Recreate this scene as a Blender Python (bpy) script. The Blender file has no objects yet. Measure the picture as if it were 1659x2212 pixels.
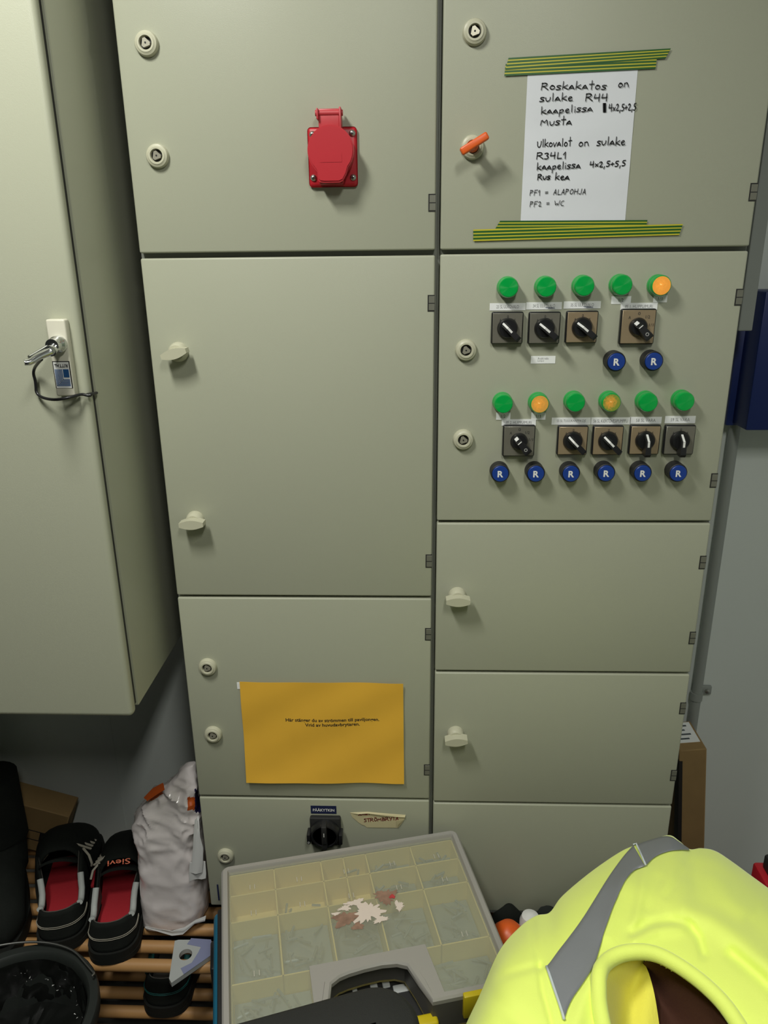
import bpy, bmesh, math, random
from mathutils import Vector, Matrix, noise
from mathutils.bvhtree import BVHTree
S = bpy.context.scene
COL = S.collection
random.seed(7)
# ---------------------------------------------------------------- camera, light, exposure
W, H, FPX = 1659., 2212., 1620.
PITCH, YAW, ROLL = 0.3288, 0.0383, 0.0113
CAM = Vector((0.4124, -1.1901, 1.65))
ROT = (Matrix.Rotation(YAW, 3, 'Z') @ Matrix.Rotation(-PITCH, 3, 'X') @ Matrix.Rotation(ROLL, 3, 'Y'))
cd = bpy.data.cameras.new('camera'); cam = bpy.data.objects.new('camera', cd); COL.objects.link(cam)
cd.sensor_fit = 'HORIZONTAL'; cd.sensor_width = 36; cd.lens = 36 * FPX / W; cd.clip_start = .01
r0, r1, r2 = ROT.col[0], ROT.col[1], ROT.col[2]
cam.matrix_world = Matrix(((r0[0], r2[0], -r1[0], CAM[0]), (r0[1], r2[1], -r1[1], CAM[1]), (r0[2], r2[2], -r1[2], CAM[2]), (0, 0, 0, 1)))
S.camera = cam
S.view_settings.view_transform = 'Standard'; S.view_settings.look = 'None'
S.view_settings.exposure = .2; S.view_settings.gamma = 1
wd = bpy.data.worlds.new('world'); S.world = wd; wd.use_nodes = True
wd.node_tree.nodes['Background'].inputs[0].default_value = (.8, .9, .85, 1)
wd.node_tree.nodes['Background'].inputs[1].default_value = .02
def area(name, loc, sx, sy, power, col, rot=(0, 0, 0)):
    l = bpy.data.lights.new(name, 'AREA'); l.shape = 'RECTANGLE'; l.size = sx; l.size_y = sy
    l.energy = power; l.color = col
    o = bpy.data.objects.new(name, l); COL.objects.link(o); o.location = loc; o.rotation_euler = rot
    return o
LCOL = (1., 1.0, .93)
TUBES = [((-.12, -.78, 2.50), 16.0, .40), ((.65, -1.50, 2.50), 13.0, .7)]
for (loc, pw, ln_) in TUBES:
    area('tube_light', loc, .16, ln_, pw, LCOL)

# ---------------------------------------------------------------- helpers
def ray(px, py):
    return ROT @ Vector(((px - W / 2) / FPX, 1, -(py - H / 2) / FPX))
def at(px, py, ax, val):                      # the point of the plane axis=val seen at a pixel
    d = ray(px, py); return CAM + d * ((val - CAM[ax]) / d[ax])
def F(px, py, y=0.): return at(px, py, 1, y)
def T(px, py, z): return at(px, py, 2, z)
def pix(p):
    v = ROT.transposed() @ (Vector(p) - CAM)
    return (W / 2 + FPX * v[0] / v[1], H / 2 - FPX * v[2] / v[1])

class MB:
    def __init__(s): s.v = []; s.f = []; s.m = []; s.k = 0
    def add(s, vs, fs):
        b = len(s.v); s.v += [Vector(p) for p in vs]
        for f in fs: s.f.append([i + b for i in f]); s.m.append(s.k)
        return s
    def mat(s, k): s.k = k; return s
    def box(s, a, b, bev=0., seg=2, M=None):
        bm = bmesh.new(); bmesh.ops.create_cube(bm, size=1)
        for v in bm.verts:
            v.co = Vector([(a[i] + b[i]) / 2 + v.co[i] * (b[i] - a[i]) for i in range(3)])
        if bev: bmesh.ops.bevel(bm, geom=bm.edges[:], offset=bev, segments=seg, profile=.5, affect='EDGES')
        bm.verts.index_update()
        vs = [v.co.copy() for v in bm.verts]; fs = [[v.index for v in f.verts] for f in bm.faces]
        bm.free()
        if M: vs = [M @ v for v in vs]
        return s.add(vs, fs)
    def lathe(s, prof, n=32, axis='y', c=(0, 0, 0), M=None):
        # prof: list of (radius, height along the axis)
        vs = []; fs = []; c = Vector(c)
        for r, h in prof:
            for i in range(n):
                a = 2 * math.pi * i / n; u, w = r * math.cos(a), r * math.sin(a)
                p = {'y': (u, h, w), 'z': (u, w, h), 'x': (h, u, w)}[axis]
                vs.append(c + Vector(p))
        for j in range(len(prof) - 1):
            for i in range(n):
                fs.append([j * n + i, j * n + (i + 1) % n, (j + 1) * n + (i + 1) % n, (j + 1) * n + i])
        fs.append(list(range(n))); fs.append([(len(prof) - 1) * n + i for i in range(n)])
        if M: vs = [M @ v for v in vs]
        return s.add(vs, fs)
    def prism(s, poly, d0, d1, axis='y', M=None):
        n = len(poly); g = lambda p, d: {'y': (p[0], d, p[1]), 'z': (p[0], p[1], d), 'x': (d, p[0], p[1])}[axis]
        vs = [Vector(g(p, d0)) for p in poly] + [Vector(g(p, d1)) for p in poly]
        fs = [list(range(n)), list(range(n, 2 * n))[::-1]] + [[i, (i + 1) % n, n + (i + 1) % n, n + i] for i in range(n)]
        if M: vs = [M @ v for v in vs]
        return s.add(vs, fs)
    def tube(s, path, r, n=8, flat=None):
        path = [Vector(p) for p in path]; vs = []; fs = []; m = len(path)
        rr = r if isinstance(r, (list, tuple)) else [r] * m
        up = None
        for i, p in enumerate(path):
            t = (path[min(i + 1, m - 1)] - path[max(i - 1, 0)]).normalized()
            if up is None:
                up = Vector((0, 0, 1)) if abs(t.z) < .9 else Vector((0, 1, 0))
            u = t.cross(up).normalized(); up2 = u.cross(t).normalized(); up = up2
            for k in range(n):
                a = 2 * math.pi * k / n
                vs.append(p + u * (math.cos(a) * rr[i]) + up2 * (math.sin(a) * rr[i] * (flat or 1)))
        for i in range(m - 1):
            for k in range(n):
                fs.append([i * n + k, i * n + (k + 1) % n, (i + 1) * n + (k + 1) % n, (i + 1) * n + k])
        fs.append(list(range(n))); fs.append([(m - 1) * n + k for k in range(n)])
        return s.add(vs, fs)
    def grid(s, P, nu, nv, thick=0., nrm=None, closed=False):
        # P(i,j) -> point; optional thickness along nrm
        vs = [Vector(P(i, j)) for j in range(nv) for i in range(nu)]; fs = []
        for j in range(nv - 1):
            for i in range(nu if closed else nu - 1):
                fs.append([j * nu + i, j * nu + (i + 1) % nu, (j + 1) * nu + (i + 1) % nu, (j + 1) * nu + i])
        if thick:
            n = len(vs); d = Vector(nrm) * thick
            vs2 = vs + [v + d for v in vs]
            fs2 = fs + [[q + n for q in f][::-1] for f in fs]
            loop = list(range(nu)) + [j * nu + nu - 1 for j in range(1, nv)] + [(nv - 1) * nu + i for i in range(nu - 2, -1, -1)] + [j * nu for j in range(nv - 2, 0, -1)]
            for a, b in zip(loop, loop[1:] + loop[:1]): fs2.append([a, b, b + n, a + n])
            return s.add(vs2, fs2)
        return s.add(vs, fs)
    def xf(s, M):
        s.v = [M @ v for v in s.v]; return s

def smooth_path(p, n=2):
    for _ in range(n):
        r = [p[0]]
        for a, b_ in zip(p, p[1:]): r += [a * .75 + b_ * .25, a * .25 + b_ * .75]
        p = r + [p[-1]]
    return p
def root_loc(o):
    p = Vector((0, 0, 0))
    while o is not None: p += Vector(o.location); o = o.parent
    return p
def obj(name, mb, mats, parent=None, smooth=None, world=False):
    me = bpy.data.meshes.new(name)
    off = root_loc(parent) if (world and parent) else Vector((0, 0, 0))
    me.from_pydata([tuple(v - off) for v in mb.v], [], mb.f)
    for m in (mats if isinstance(mats, (list, tuple)) else [mats]): me.materials.append(m)
    for p, k in zip(me.polygons, mb.m): p.material_index = k
    bm = bmesh.new(); bm.from_mesh(me); bmesh.ops.recalc_face_normals(bm, faces=bm.faces[:]); bm.to_mesh(me); bm.free()
    if smooth is not None:
        for p in me.polygons: p.use_smooth = True
        try: me.set_sharp_from_angle(angle=math.radians(smooth))
        except Exception: pass
    me.update()
    o = bpy.data.objects.new(name, me); COL.objects.link(o)
    if parent: o.parent = parent
    return o
def tag(o, label, cat, group=None):
    o['label'] = label; o['category'] = cat
    if group: o['group'] = group
    return o
def thing(name, loc, label, cat, group=None, rz=0.):
    o = bpy.data.objects.new(name, None); COL.objects.link(o); o.location = loc; o.rotation_euler = (0, 0, rz)
    o.empty_display_size = .02
    return tag(o, label, cat, group)
def struct(name, mb, mat):
    o = obj(name, mb, mat); o['kind'] = 'structure'; return o
def dup(root, loc, label=None):
    r = root.copy(); COL.objects.link(r); r.location = loc
    if label: r['label'] = label
    for ch in list(root.children):
        c = ch.copy(); COL.objects.link(c); c.parent = r
        for g in list(ch.children):
            d = g.copy(); COL.objects.link(d); d.parent = c
    return r

def lin(c): return tuple((x / 12.92 if x <= .04045 else ((x + .055) / 1.055) ** 2.4) for x in [q / 255. for q in c])
def mat(name, col, rough=.5, metal=0., bump=None, bstr=.1, var=None, spec=.5, emit=None, est=1., coat=0., sheen=0., trans=None, aniso=None, sss=0.):
    """col: sRGB 0-255 or linear tuple. bump=(scale) noise bump, var=(scale, amount) colour variation, trans=share of transparency"""
    m = bpy.data.materials.new(name); m.use_nodes = True; nt = m.node_tree; N = nt.nodes; L = nt.links
    b = N['Principled BSDF']; c = lin(col) if max(col) > 1 else col
    b.inputs['Base Color'].default_value = (*c, 1); b.inputs['Roughness'].default_value = rough; b.inputs['Metallic'].default_value = metal
    b.inputs['Specular IOR Level'].default_value = spec
    if coat: b.inputs['Coat Weight'].default_value = coat
    if sheen: b.inputs['Sheen Weight'].default_value = sheen
    if sss: b.inputs['Subsurface Weight'].default_value = sss; b.inputs['Subsurface Radius'].default_value = (.01, .01, .01)
    tc = N.new('ShaderNodeTexCoord')
    if var:
        n = N.new('ShaderNodeTexNoise'); n.inputs['Scale'].default_value = var[0]; n.inputs['Detail'].default_value = 5
        L.new(tc.outputs['Object'], n.inputs['Vector'])
        mx = N.new('ShaderNodeMix'); mx.data_type = 'RGBA'
        mx.inputs[6].default_value = (*[x * (1 - var[1]) for x in c], 1); mx.inputs[7].default_value = (*[min(1, x * (1 + var[1])) for x in c], 1)
        L.new(n.outputs['Fac'], mx.inputs[0]); L.new(mx.outputs[2], b.inputs['Base Color'])
    if bump:
        n2 = N.new('ShaderNodeTexNoise'); n2.inputs['Scale'].default_value = bump; n2.inputs['Detail'].default_value = 3
        L.new(tc.outputs['Object'], n2.inputs['Vector'])
        bp = N.new('ShaderNodeBump'); bp.inputs['Strength'].default_value = bstr; bp.inputs['Distance'].default_value = .001
        L.new(n2.outputs['Fac'], bp.inputs['Height']); L.new(bp.outputs['Normal'], b.inputs['Normal'])
    if emit:
        b.inputs['Emission Color'].default_value = (*(lin(emit) if max(emit) > 1 else emit), 1); b.inputs['Emission Strength'].default_value = est
    if aniso:
        b.inputs['Anisotropic'].default_value = aniso
        tg = N.new('ShaderNodeTangent'); tg.direction_type = 'RADIAL'; tg.axis = 'Y'
        L.new(tg.outputs['Tangent'], b.inputs['Tangent'])
    if trans is not None:
        t = N.new('ShaderNodeBsdfTransparent'); mxs = N.new('ShaderNodeMixShader'); mxs.inputs[0].default_value = trans
        L.new(b.outputs[0], mxs.inputs[1]); L.new(t.outputs[0], mxs.inputs[2]); L.new(mxs.outputs[0], N['Material Output'].inputs[0])
    return m

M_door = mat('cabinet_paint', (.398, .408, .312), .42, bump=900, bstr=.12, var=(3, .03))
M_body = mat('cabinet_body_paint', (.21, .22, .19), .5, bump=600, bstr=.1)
M_gap = mat('cabinet_recess', (.02, .02, .018), .8)
M_wallcab = mat('wall_cabinet_paint', (.43, .44, .335), .38, bump=900, bstr=.12, var=(3, .03))
M_gasket = mat('door_gasket', (.03, .03, .028), .8)
M_lock = mat('pale_lock_plastic', (.52, .51, .38), .4)
M_dark = mat('dark_hole', (.012, .012, .012), .6)
M_ins = mat('lock_insert', (.42, .40, .32), .35, .5)
M_hinge = mat('hinge_steel', (.17, .17, .135), .5, .2)
M_black = mat('black_plastic', (.012, .012, .013), .32)
M_blackm = mat('matt_black_plastic', (.018, .018, .018), .6)
M_white = mat('white_plastic', (.8, .8, .78), .4)
M_label = mat('label_white', (.90, .91, .90), .5, var=(60, .05))
M_ink = mat('black_ink', (.012, .012, .014), .6)
M_chrome = mat('chrome', (.65, .66, .66), .12, 1.)
M_steel = mat('brushed_steel', (.5, .5, .48), .35, 1.)
M_plate = mat('switch_plate_brass', (.36, .275, .17), .36, .35, var=(20, .12))
M_plate_refl = mat('switch_plate_dark_reflection', (.20, .19, .155), .36, .35, var=(20, .12))  # grey copy of the brass plate; dark room reflection put into its colour
M_red = mat('red_socket_plastic', (.46, .012, .022), .42)
M_reds = mat('faded_red_plastic', (.5, .05, .06), .45)
M_green = mat('green_lens', (.0, .38, .06), .28, aniso=.9, coat=.2)
M_blue = mat('blue_button', (.008, .045, .27), .4)
M_paper = mat('paper', (.74, .76, .80), .7, var=(18, .03), bump=60, bstr=.15)
M_yel = mat('yellow_paper', (.84, .47, .045), .65, var=(14, .06), bump=40, bstr=.2)
M_pink = mat('yellowed_paper', (.62, .55, .33), .7, var=(20, .1))
M_tapey = mat('tape_yellow', (.55, .49, .03), .4)
M_tapeg = mat('tape_green', (.015, .10, .012), .4)
M_navy = mat('navy_sticker', (.012, .018, .07), .4)
M_wall = mat('wall_paint', (.66, .70, .67), .6, bump=200, bstr=.05, var=(2, .04))
M_ceil = mat('ceiling_paint', (.30, .31, .30), .8)
M_floor = mat('floor_vinyl', (.06, .06, .055), .6, var=(8, .2))
M_bluebox = mat('blue_box_paint', (.006, .02, .13), .45, var=(4, .1))
M_pipe = mat('grey_conduit', (.28, .30, .28), .45)
M_card = mat('cardboard', (.29, .185, .075), .8, var=(25, .15), bump=80, bstr=.2)
M_wood = mat('rack_pine', (.46, .25, .095), .5, var=(14, .2), bump=60, bstr=.2)
M_woodd = mat('rack_frame_wood', (.22, .12, .05), .55, var=(10, .2))
M_shoe = mat('black_suede', (.009, .011, .009), .9, var=(40, .35), bump=300, bstr=.5, spec=.25)
M_sole = mat('shoe_sole_rubber', (.010, .011, .009), .8, spec=.3, bump=120, bstr=.4)
M_lining = mat('shoe_lining', (.13, .12, .105), .9)
M_insole = mat('red_insole', (.42, .015, .025), .8, bump=300, bstr=.3)
M_grey = mat('grey_reflective_trim', (.42, .44, .42), .6)
M_thread = mat('pale_thread', (.4, .37, .3), .8)
M_orange = mat('orange_plastic', (.78, .12, .015), .38)
M_bag = mat('white_bag_film', (.90, .83, .82), .22, var=(9, .09), bump=40, bstr=.5, coat=.3)
M_bagw = mat('white_bag_edge', (.78, .78, .77), .35)
M_bago = mat('orange_bag_print', (.62, .11, .015), .35)
M_bagb = mat('navy_bag_print', (.015, .012, .06), .35)
M_teal = mat('teal_case', (.012, .125, .21), .42)
M_lid = mat('frosted_lid', (.54, .55, .43), .33, trans=.72, bump=20, bstr=.25)
M_frame = mat('frosted_frame', (.36, .345, .32), .4, trans=.06)
M_tray = mat('yellow_tray', (.80, .66, .22), .5)
M_screw = mat('zinc_screws', (.35, .42, .42), .4, .6)
M_torn = mat('torn_paper_white', (.72, .62, .55), .8, bump=90, bstr=.4)
M_tornb = mat('torn_paper_brown', (.28, .17, .12), .8, var=(90, .5), bump=90, bstr=.4)
M_yp = mat('yellow_plastic', (.62, .48, .012), .4)
M_pad = mat('black_foam_pad', (.016, .017, .016), .75, bump=500, bstr=.3)
M_hv = mat('hi_vis_fabric', (.84, 1., .18), .75, bump=700, bstr=.2, var=(7, .04), sheen=.3)
M_hvi = mat('hi_vis_fleece', (.86, .80, .10), .9, bump=350, bstr=.5, var=(12, .08), sheen=.3)
M_tape = mat('reflective_tape', (.26, .27, .29), .38, .25, bump=900, bstr=.1)
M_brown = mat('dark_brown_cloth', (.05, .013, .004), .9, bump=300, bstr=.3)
M_bucket = mat('black_bucket', (.022, .026, .023), .5, var=(12, .3))
M_binbag = mat('black_bin_bag', (.008, .009, .008), .3, bump=22, bstr=1.)
M_coat = mat('dark_coat_cloth', (.012, .015, .013), .9)
M_tealtrim = mat('teal_trim', (.02, .16, .15), .6)
M_grill = mat('grey_sample_plate', (.42, .44, .43), .45, var=(20, .06))
M_lilac = mat('lilac_tape', (.22, .24, .38), .5)

# hand lettering: strokes on a unit cap height
G = {
 'R': (.66, [[(0, 0), (.06, .98)], [(.02, .9), (.3, 1), (.5, .8), (.34, .55), (.06, .48)], [(.18, .5), (.56, 0)]]),
 'o': (.55, [[(.28, .56), (.07, .42), (.05, .14), (.22, 0), (.42, .14), (.42, .42), (.26, .58), (.14, .54)]]),
 's': (.5, [[(.42, .56), (.2, .62), (.05, .5), (.14, .36), (.36, .24), (.36, .08), (.18, 0), (0, .04)]]),
 'k': (.56, [[(.05, 0), (.09, 1.12)], [(.44, .62), (.12, .32), (.48, .02)]]),
 'a': (.55, [[(0, 0), (.1, .36), (.26, .56), (.36, .3), (.46, 0)], [(.26, .56), (.08, .16), (.34, .18)]]),
 't': (.5, [[(.22, 0), (.24, 1.25)], [(.04, .72), (.44, .76)]]),
 'n': (.55, [[(.06, 0), (.08, .5)], [(.08, .42), (.26, .58), (.38, .4), (.44, 0)]]),
 'u': (.52, [[(.03, .56), (.05, .14), (.2, 0), (.38, .18), (.42, .58)]]),
 'l': (.3, [[(.12, 0), (.14, 1.1)]]),
 'e': (.5, [[(.06, .3), (.3, .36), (.36, .52), (.22, .6), (.06, .42), (.06, .14), (.2, 0), (.42, .08)]]),
 'p': (.55, [[(.02, -.5), (.1, .5)], [(.06, .4), (.3, .58), (.44, .36), (.3, .06), (.06, .06)]]),
 'i': (.26, [[(.1, 0), (.12, .52)], [(.12, .78), (.13, .84)]]),
 'v': (.5, [[(.03, .58), (.18, 0), (.42, .6)]]),
 'M': (.8, [[(0, 0), (.1, .8), (.32, .3), (.56, .84), (.64, 0)]]),
 'U': (.6, [[(.03, .85), (.05, .2), (.22, 0), (.44, .25), (.5, .9)]]),
 '4': (.6, [[(.1, .95), (.03, .45), (.46, .5)], [(.42, 1), (.4, 0)]]),
 'x': (.5, [[(.04, .1), (.4, .55)], [(.04, .55), (.4, .1)]]),
 '2': (.52, [[(.05, .72), (.2, .92), (.38, .74), (.28, .4), (.02, .04), (.44, .04)]]),
 '5': (.52, [[(.44, .9), (.14, .88), (.1, .52), (.34, .5), (.42, .22), (.22, 0), (.02, .06)]]),
 '9': (.5, [[(.38, .7), (.2, .92), (.06, .7), (.22, .5), (.4, .72), (.36, 0)]]),
 ',': (.3, [[(.14, .1), (.06, -.26)]]),
 '+': (.5, [[(.02, .4), (.42, .44)], [(.22, .66), (.22, .16)]]),
 '3': (.52, [[(.04, .84), (.26, .95), (.4, .76), (.18, .52), (.42, .3), (.26, .02), (.02, .06)]]),
 'L': (.55, [[(.12, .95), (.05, .05), (.44, .06)]]),
 '1': (.36, [[(.02, .62), (.22, .98), (.2, 0)]]),
 'P': (.6, [[(0, 0), (.12, 1)], [(.08, .9), (.4, .95), (.46, .68), (.08, .46)]]),
 'F': (.58, [[(0, 0), (.1, .96)], [(.1, .96), (.5, 1)], [(.05, .52), (.38, .56)]]),
 '=': (.7, [[(.1, .56), (.48, .6)], [(.1, .3), (.48, .34)]]),
 'A': (.58, [[(0, 0), (.32, .98), (.42, 0)], [(.12, .36), (.4, .38)]]),
 'O': (.62, [[(.3, .95), (.06, .6), (.1, .12), (.32, .04), (.52, .4), (.48, .84), (.28, .96)]]),
 'H': (.66, [[(.02, 0), (.12, .95)], [(.46, 0), (.58, .98)], [(.08, .48), (.52, .52)]]),
 'J': (.55, [[(.44, .98), (.36, .12), (.18, 0), (.02, .14)]]),
 'W': (.8, [[(.02, .95), (.12, .04), (.36, .6), (.46, .02), (.74, 1)]]),
 'C': (.56, [[(.5, .92), (.22, .84), (.04, .4), (.16, .04), (.44, .06)]]),
 'S': (.56, [[(.46, .86), (.2, .98), (.06, .76), (.4, .42), (.36, .08), (.02, .04)]]),
 'T': (.56, [[(.02, .94), (.54, .98)], [(.28, .95), (.26, 0)]]),
 'B': (.6, [[(.04, 0), (.06, .96)], [(.06, .94), (.4, .9), (.38, .6), (.08, .5), (.48, .42), (.46, .08), (.04, 0)]]),
 'Y': (.56, [[(.02, .95), (.26, .5)], [(.52, .98), (.2, 0)]]),
 'E': (.52, [[(.08, 0), (.08, .96)], [(.08, .95), (.46, .98)], [(.08, .5), (.4, .52)], [(.08, .02), (.46, .04)]]),
 ' ': (.55, []),
}
G['Ö'] = (.62, G['O'][1] + [[(.18, 1.14), (.2, 1.2)], [(.4, 1.14), (.42, 1.2)]])
def ribbon(mb, pts, w, y, th=.0003):
    for k in range(len(pts) - 1):
        a, b = Vector(pts[k]), Vector(pts[k + 1]); d = (b - a)
        if d.length < 1e-7: continue
        d.normalize(); n = Vector((-d.y, d.x)) * w / 2; e = d * w * .35
        q = [a - e + n, b + e + n, b + e - n, a - e - n]
        mb.prism([(p.x, p.y) for p in q], y, y - th)
def hand(mb, s, p0, p1, hgt, w, y, loc):
    """write s from baseline point p0 to p1 (x,z pairs), local to loc"""
    tot = sum(G[c][0] for c in s) - .08
    p0 = Vector(p0); p1 = Vector(p1); d = (p1 - p0); L = d.length; d.normalize(); n = Vector((-d.y, d.x)); x = 0
    for c in s:
        adv, st = G[c]; jz = random.uniform(-.05, .05)
        for line in st:
            # round the strokes off once
            q = [Vector(t) for t in line]
            if len(q) > 3:
                r = [q[0]]
                for a, b in zip(q, q[1:]): r += [a * .75 + b * .25, a * .25 + b * .75]
                q = r + [q[-1]]
            pts = [p0 + d * ((x + t.x + random.uniform(-.01, .01)) / tot * L) + n * ((t.y + jz) * hgt) for t in q]
            ribbon(mb, [(p.x - loc[0], p.y - loc[2]) for p in pts], w, y)
        x += adv
def text(mb, s, cx, cz, w, h, y, bold=0., ang=0., depth=.0003, flip=False):
    """printed lettering facing -y, fitted into w x h around (cx,cz)"""
    cu = bpy.data.curves.new('t', 'FONT'); cu.body = s; cu.resolution_u = 3; cu.offset = bold
    to = bpy.data.objects.new('t', cu); COL.objects.link(to)
    bpy.context.view_layer.update()
    dg = bpy.context.evaluated_depsgraph_get(); me = bpy.data.meshes.new_from_object(to.evaluated_get(dg))
    xs = [v.co.x for v in me.vertices]; ys = [v.co.y for v in me.vertices]
    x0, x1, y0, y1 = min(xs), max(xs), min(ys), max(ys); ca, sa = math.cos(ang), math.sin(ang)
    vs = []
    for v in me.vertices:
        u = ((v.co.x - x0) / (x1 - x0) - .5) * w; t = ((v.co.y - y0) / (y1 - y0) - .5) * h
        if flip: u, t = -u, -t
        vs.append((cx + u * ca - t * sa, y, cz + u * sa + t * ca))
    mb.add(vs, [list(p.vertices) for p in me.polygons])
    bpy.data.objects.remove(to); bpy.data.curves.remove(cu); bpy.data.meshes.remove(me)

# ---------------------------------------------------------------- the room
X0, X1, Y0, Y1, ZC = -1.4, 1.7, -2.9, .30, 2.6
struct('floor', MB().box((X0, Y0, -.05), (X1, Y1 + .1, 0)), M_floor)
struct('ceiling', MB().box((X0, Y0, ZC), (X1, Y1 + .1, ZC + .05)), M_ceil)
struct('wall_back', MB().box((X0, Y1, 0), (X1, Y1 + .1, ZC)), M_wall)
M_dim = mat('low_bounce_wall', (.10, .105, .10), .8)  # darkened colour for unseen walls, chosen to cut bounced light
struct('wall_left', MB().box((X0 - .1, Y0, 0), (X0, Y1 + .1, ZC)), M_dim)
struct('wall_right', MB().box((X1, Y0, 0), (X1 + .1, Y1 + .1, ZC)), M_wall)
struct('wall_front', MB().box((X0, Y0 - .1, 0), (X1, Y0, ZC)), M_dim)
b = MB()
b.box((-.30, Y1 - .0012, 0), (-.2955, Y1, .93))
struct('trim_1', b, M_wall)

# ---------------------------------------------------------------- switchboard cabinets
def rlathe(mb, prof, n=32, c=(0, 0, 0)): return mb.lathe([(r, -h) for r, h in prof], n, 'y', c)
def lock_mesh():
    m = MB()
    rlathe(m.mat(0), [(.0165, 0), (.0165, .004), (.0150, .0075), (.0125, .0085), (.0115, .0095), (.0092, .0095), (.0084, .008), (.0084, .003)])
    rlathe(m.mat(1), [(.0083, .003), (.0083, .0034)])
    tri = []
    for k in range(3):
        for da in (-.28, .28):
            a = math.radians(-12) + k * 2 * math.pi / 3 + da; tri.append((.0066 * math.cos(a), .0066 * math.sin(a)))
    m.mat(2).prism(tri, -.003, -.0088)
    rlathe(m.mat(1), [(.0013, .0088), (.0013, .0091)], 12)
    return m
def wing_mesh():
    m = MB()
    rlathe(m, [(.0155, 0), (.0155, .003), (.0145, .009), (.013, .013), (.012, .014), (.0115, .016)])
    pts = []
    n = 12
    for i in range(n + 1):
        t = i / n; pts.append((-.0205 + .041 * t, .0035 + .0045 * math.sin(math.pi * t)))
    for i in range(n + 1):
        t = 1 - i / n; pts.append((-.0205 + .041 * t, -.0035 - .0045 * math.sin(math.pi * t)))
    m.prism(pts, -.012, -.030)
    return m
def hinge_mesh():
    m = MB()
    m.mat(0).box((-.0072, -.0006, -.0122), (.0034, .001, .0122))
    m.mat(1).box((-.0055, -.0012, -.0105), (.0036, .001, .0105), .0004, 1)
    m.mat(0).box((-.0055, -.0014, -.0006), (.0036, 0, .0006))
    return m
LOCK, WING, HINGE = lock_mesh(), wing_mesh(), hinge_mesh()
HCOL = (.02, .02, .018)
def place(mb, loc, ang=0.):
    c = MB(); M = Matrix.Translation(loc) @ Matrix.Rotation(-ang, 4, 'Y')
    c.v = [M @ v for v in mb.v]; c.f = [list(f) for f in mb.f]; c.m = list(mb.m); return c
def door(parent, x0, x1, z0, z1, locks=(), wings=(), hinges=()):
    d = obj('door', MB().box((x0, 0, z0), (x1, .016, z1), .0028, 3), M_door, parent, 40, world=True)
    for (px, py) in locks:
        p = F(px, py, -.008); obj('lock', place(LOCK, (p.x, 0, p.z)), [M_lock, M_dark, M_ins], d, 40, world=True)
    for (px, py, a) in wings:
        p = F(px, py, -.030); obj('turn_handle', place(WING, (p.x, 0, p.z), a), M_lock, d, 40, world=True)
    for (px, py) in hinges:
        p = F(px, py, 0); obj('hinge', place(HINGE, (x1 - .0035, 0, p.z)), [M_gap, M_hinge], d, None, world=True)
    return d
ZT = 2.36; ZB = .385
def body(parent, x0, x1):
    m = MB()
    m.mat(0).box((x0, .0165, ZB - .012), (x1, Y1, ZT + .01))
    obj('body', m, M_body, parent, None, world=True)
CL = thing('switchboard_cabinet', (.226, .15, ZB - .012), 'left tall grey-green switchboard cabinet with the red socket and yellow sheet on its doors', 'electrical cabinet')
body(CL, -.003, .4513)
door(CL, 0, .4478, 1.658, ZT, [(314, 92), (338, 336)], [], [(938, 438)])
door(CL, 0, .4478, 1.0883, 1.6505, [], [(374, 765, math.radians(14)), (412, 1135, math.radians(2))], [(937, 655), (928, 1212)])
door(CL, 0, .4478, .6602, 1.0835, [(447, 1444), (459, 1590)], [], [(927, 1370), (925, 1663)])
door(CL, 0, .4478, ZB, .6552, [(486, 1853)], [], [])
CR = thing('switchboard_cabinet', (.684, .15, ZB - .012), 'right tall grey-green switchboard cabinet carrying indicator lamps, rotary switches and the handwritten note', 'electrical cabinet')
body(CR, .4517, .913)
door(CR, .4556, .910, 1.658, ZT, [(1026, 67), (1021, 317)], [], [(1632, 415)])
door(CR, .4556, .910, 1.2283, 1.6515, [(1007, 757), (1001, 951)], [], [(1602, 642), (1545, 1038)])
door(CR, .4556, .910, .9417, 1.2238, [], [(990, 1302, math.radians(0))], [(1520, 1215), (1499, 1378)])
door(CR, .4556, .910, .6545, .9372, [], [(986, 1605, math.radians(5))], [(1479, 1530), (1459, 1675)])
door(CR, .4556, .910, ZB, .650, [], [], [])

# ---------------------------------------------------------------- grey wall cabinet on the left
XW = -.04; YF = -.155; ZW = .941
WC = thing('wall_cabinet', (-.36, .05, ZW), 'grey steel wall cabinet at left with chrome lever handle, hanging above the shoe rack', 'electrical cabinet')
obj('body', MB().box((-.72, YF + .027, ZW + .006), (XW, Y1, ZT), .002, 2), M_wallcab, WC, 40, world=True)
WD = obj('door', MB().box((-.725, YF, ZW), (XW - .001, YF + .021, ZT + .01), .009, 5), M_wallcab, WC, 50, world=True)
obj('door_gasket', MB().box((-.715, YF + .0205, ZW + .012), (XW - .004, YF + .0275, ZT - .01)), M_gasket, WC, None, world=True)
YP = YF - .014
pl = [F(97, 690, YP), F(139, 690, YP), F(162, 856, YP), F(122, 856, YP)]
xl = (pl[0].x + pl[3].x) / 2; xr = (pl[1].x + pl[2].x) / 2; zt = (pl[0].z + pl[1].z) / 2; zb = (pl[2].z + pl[3].z) / 2
hp = obj('handle_plate', MB().box((xl, YP, zb), (xr, YF, zt), .0025, 3), mat('handle_plate_plastic', (.62, .60, .49), .4), WC, 40, world=True)
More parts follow.
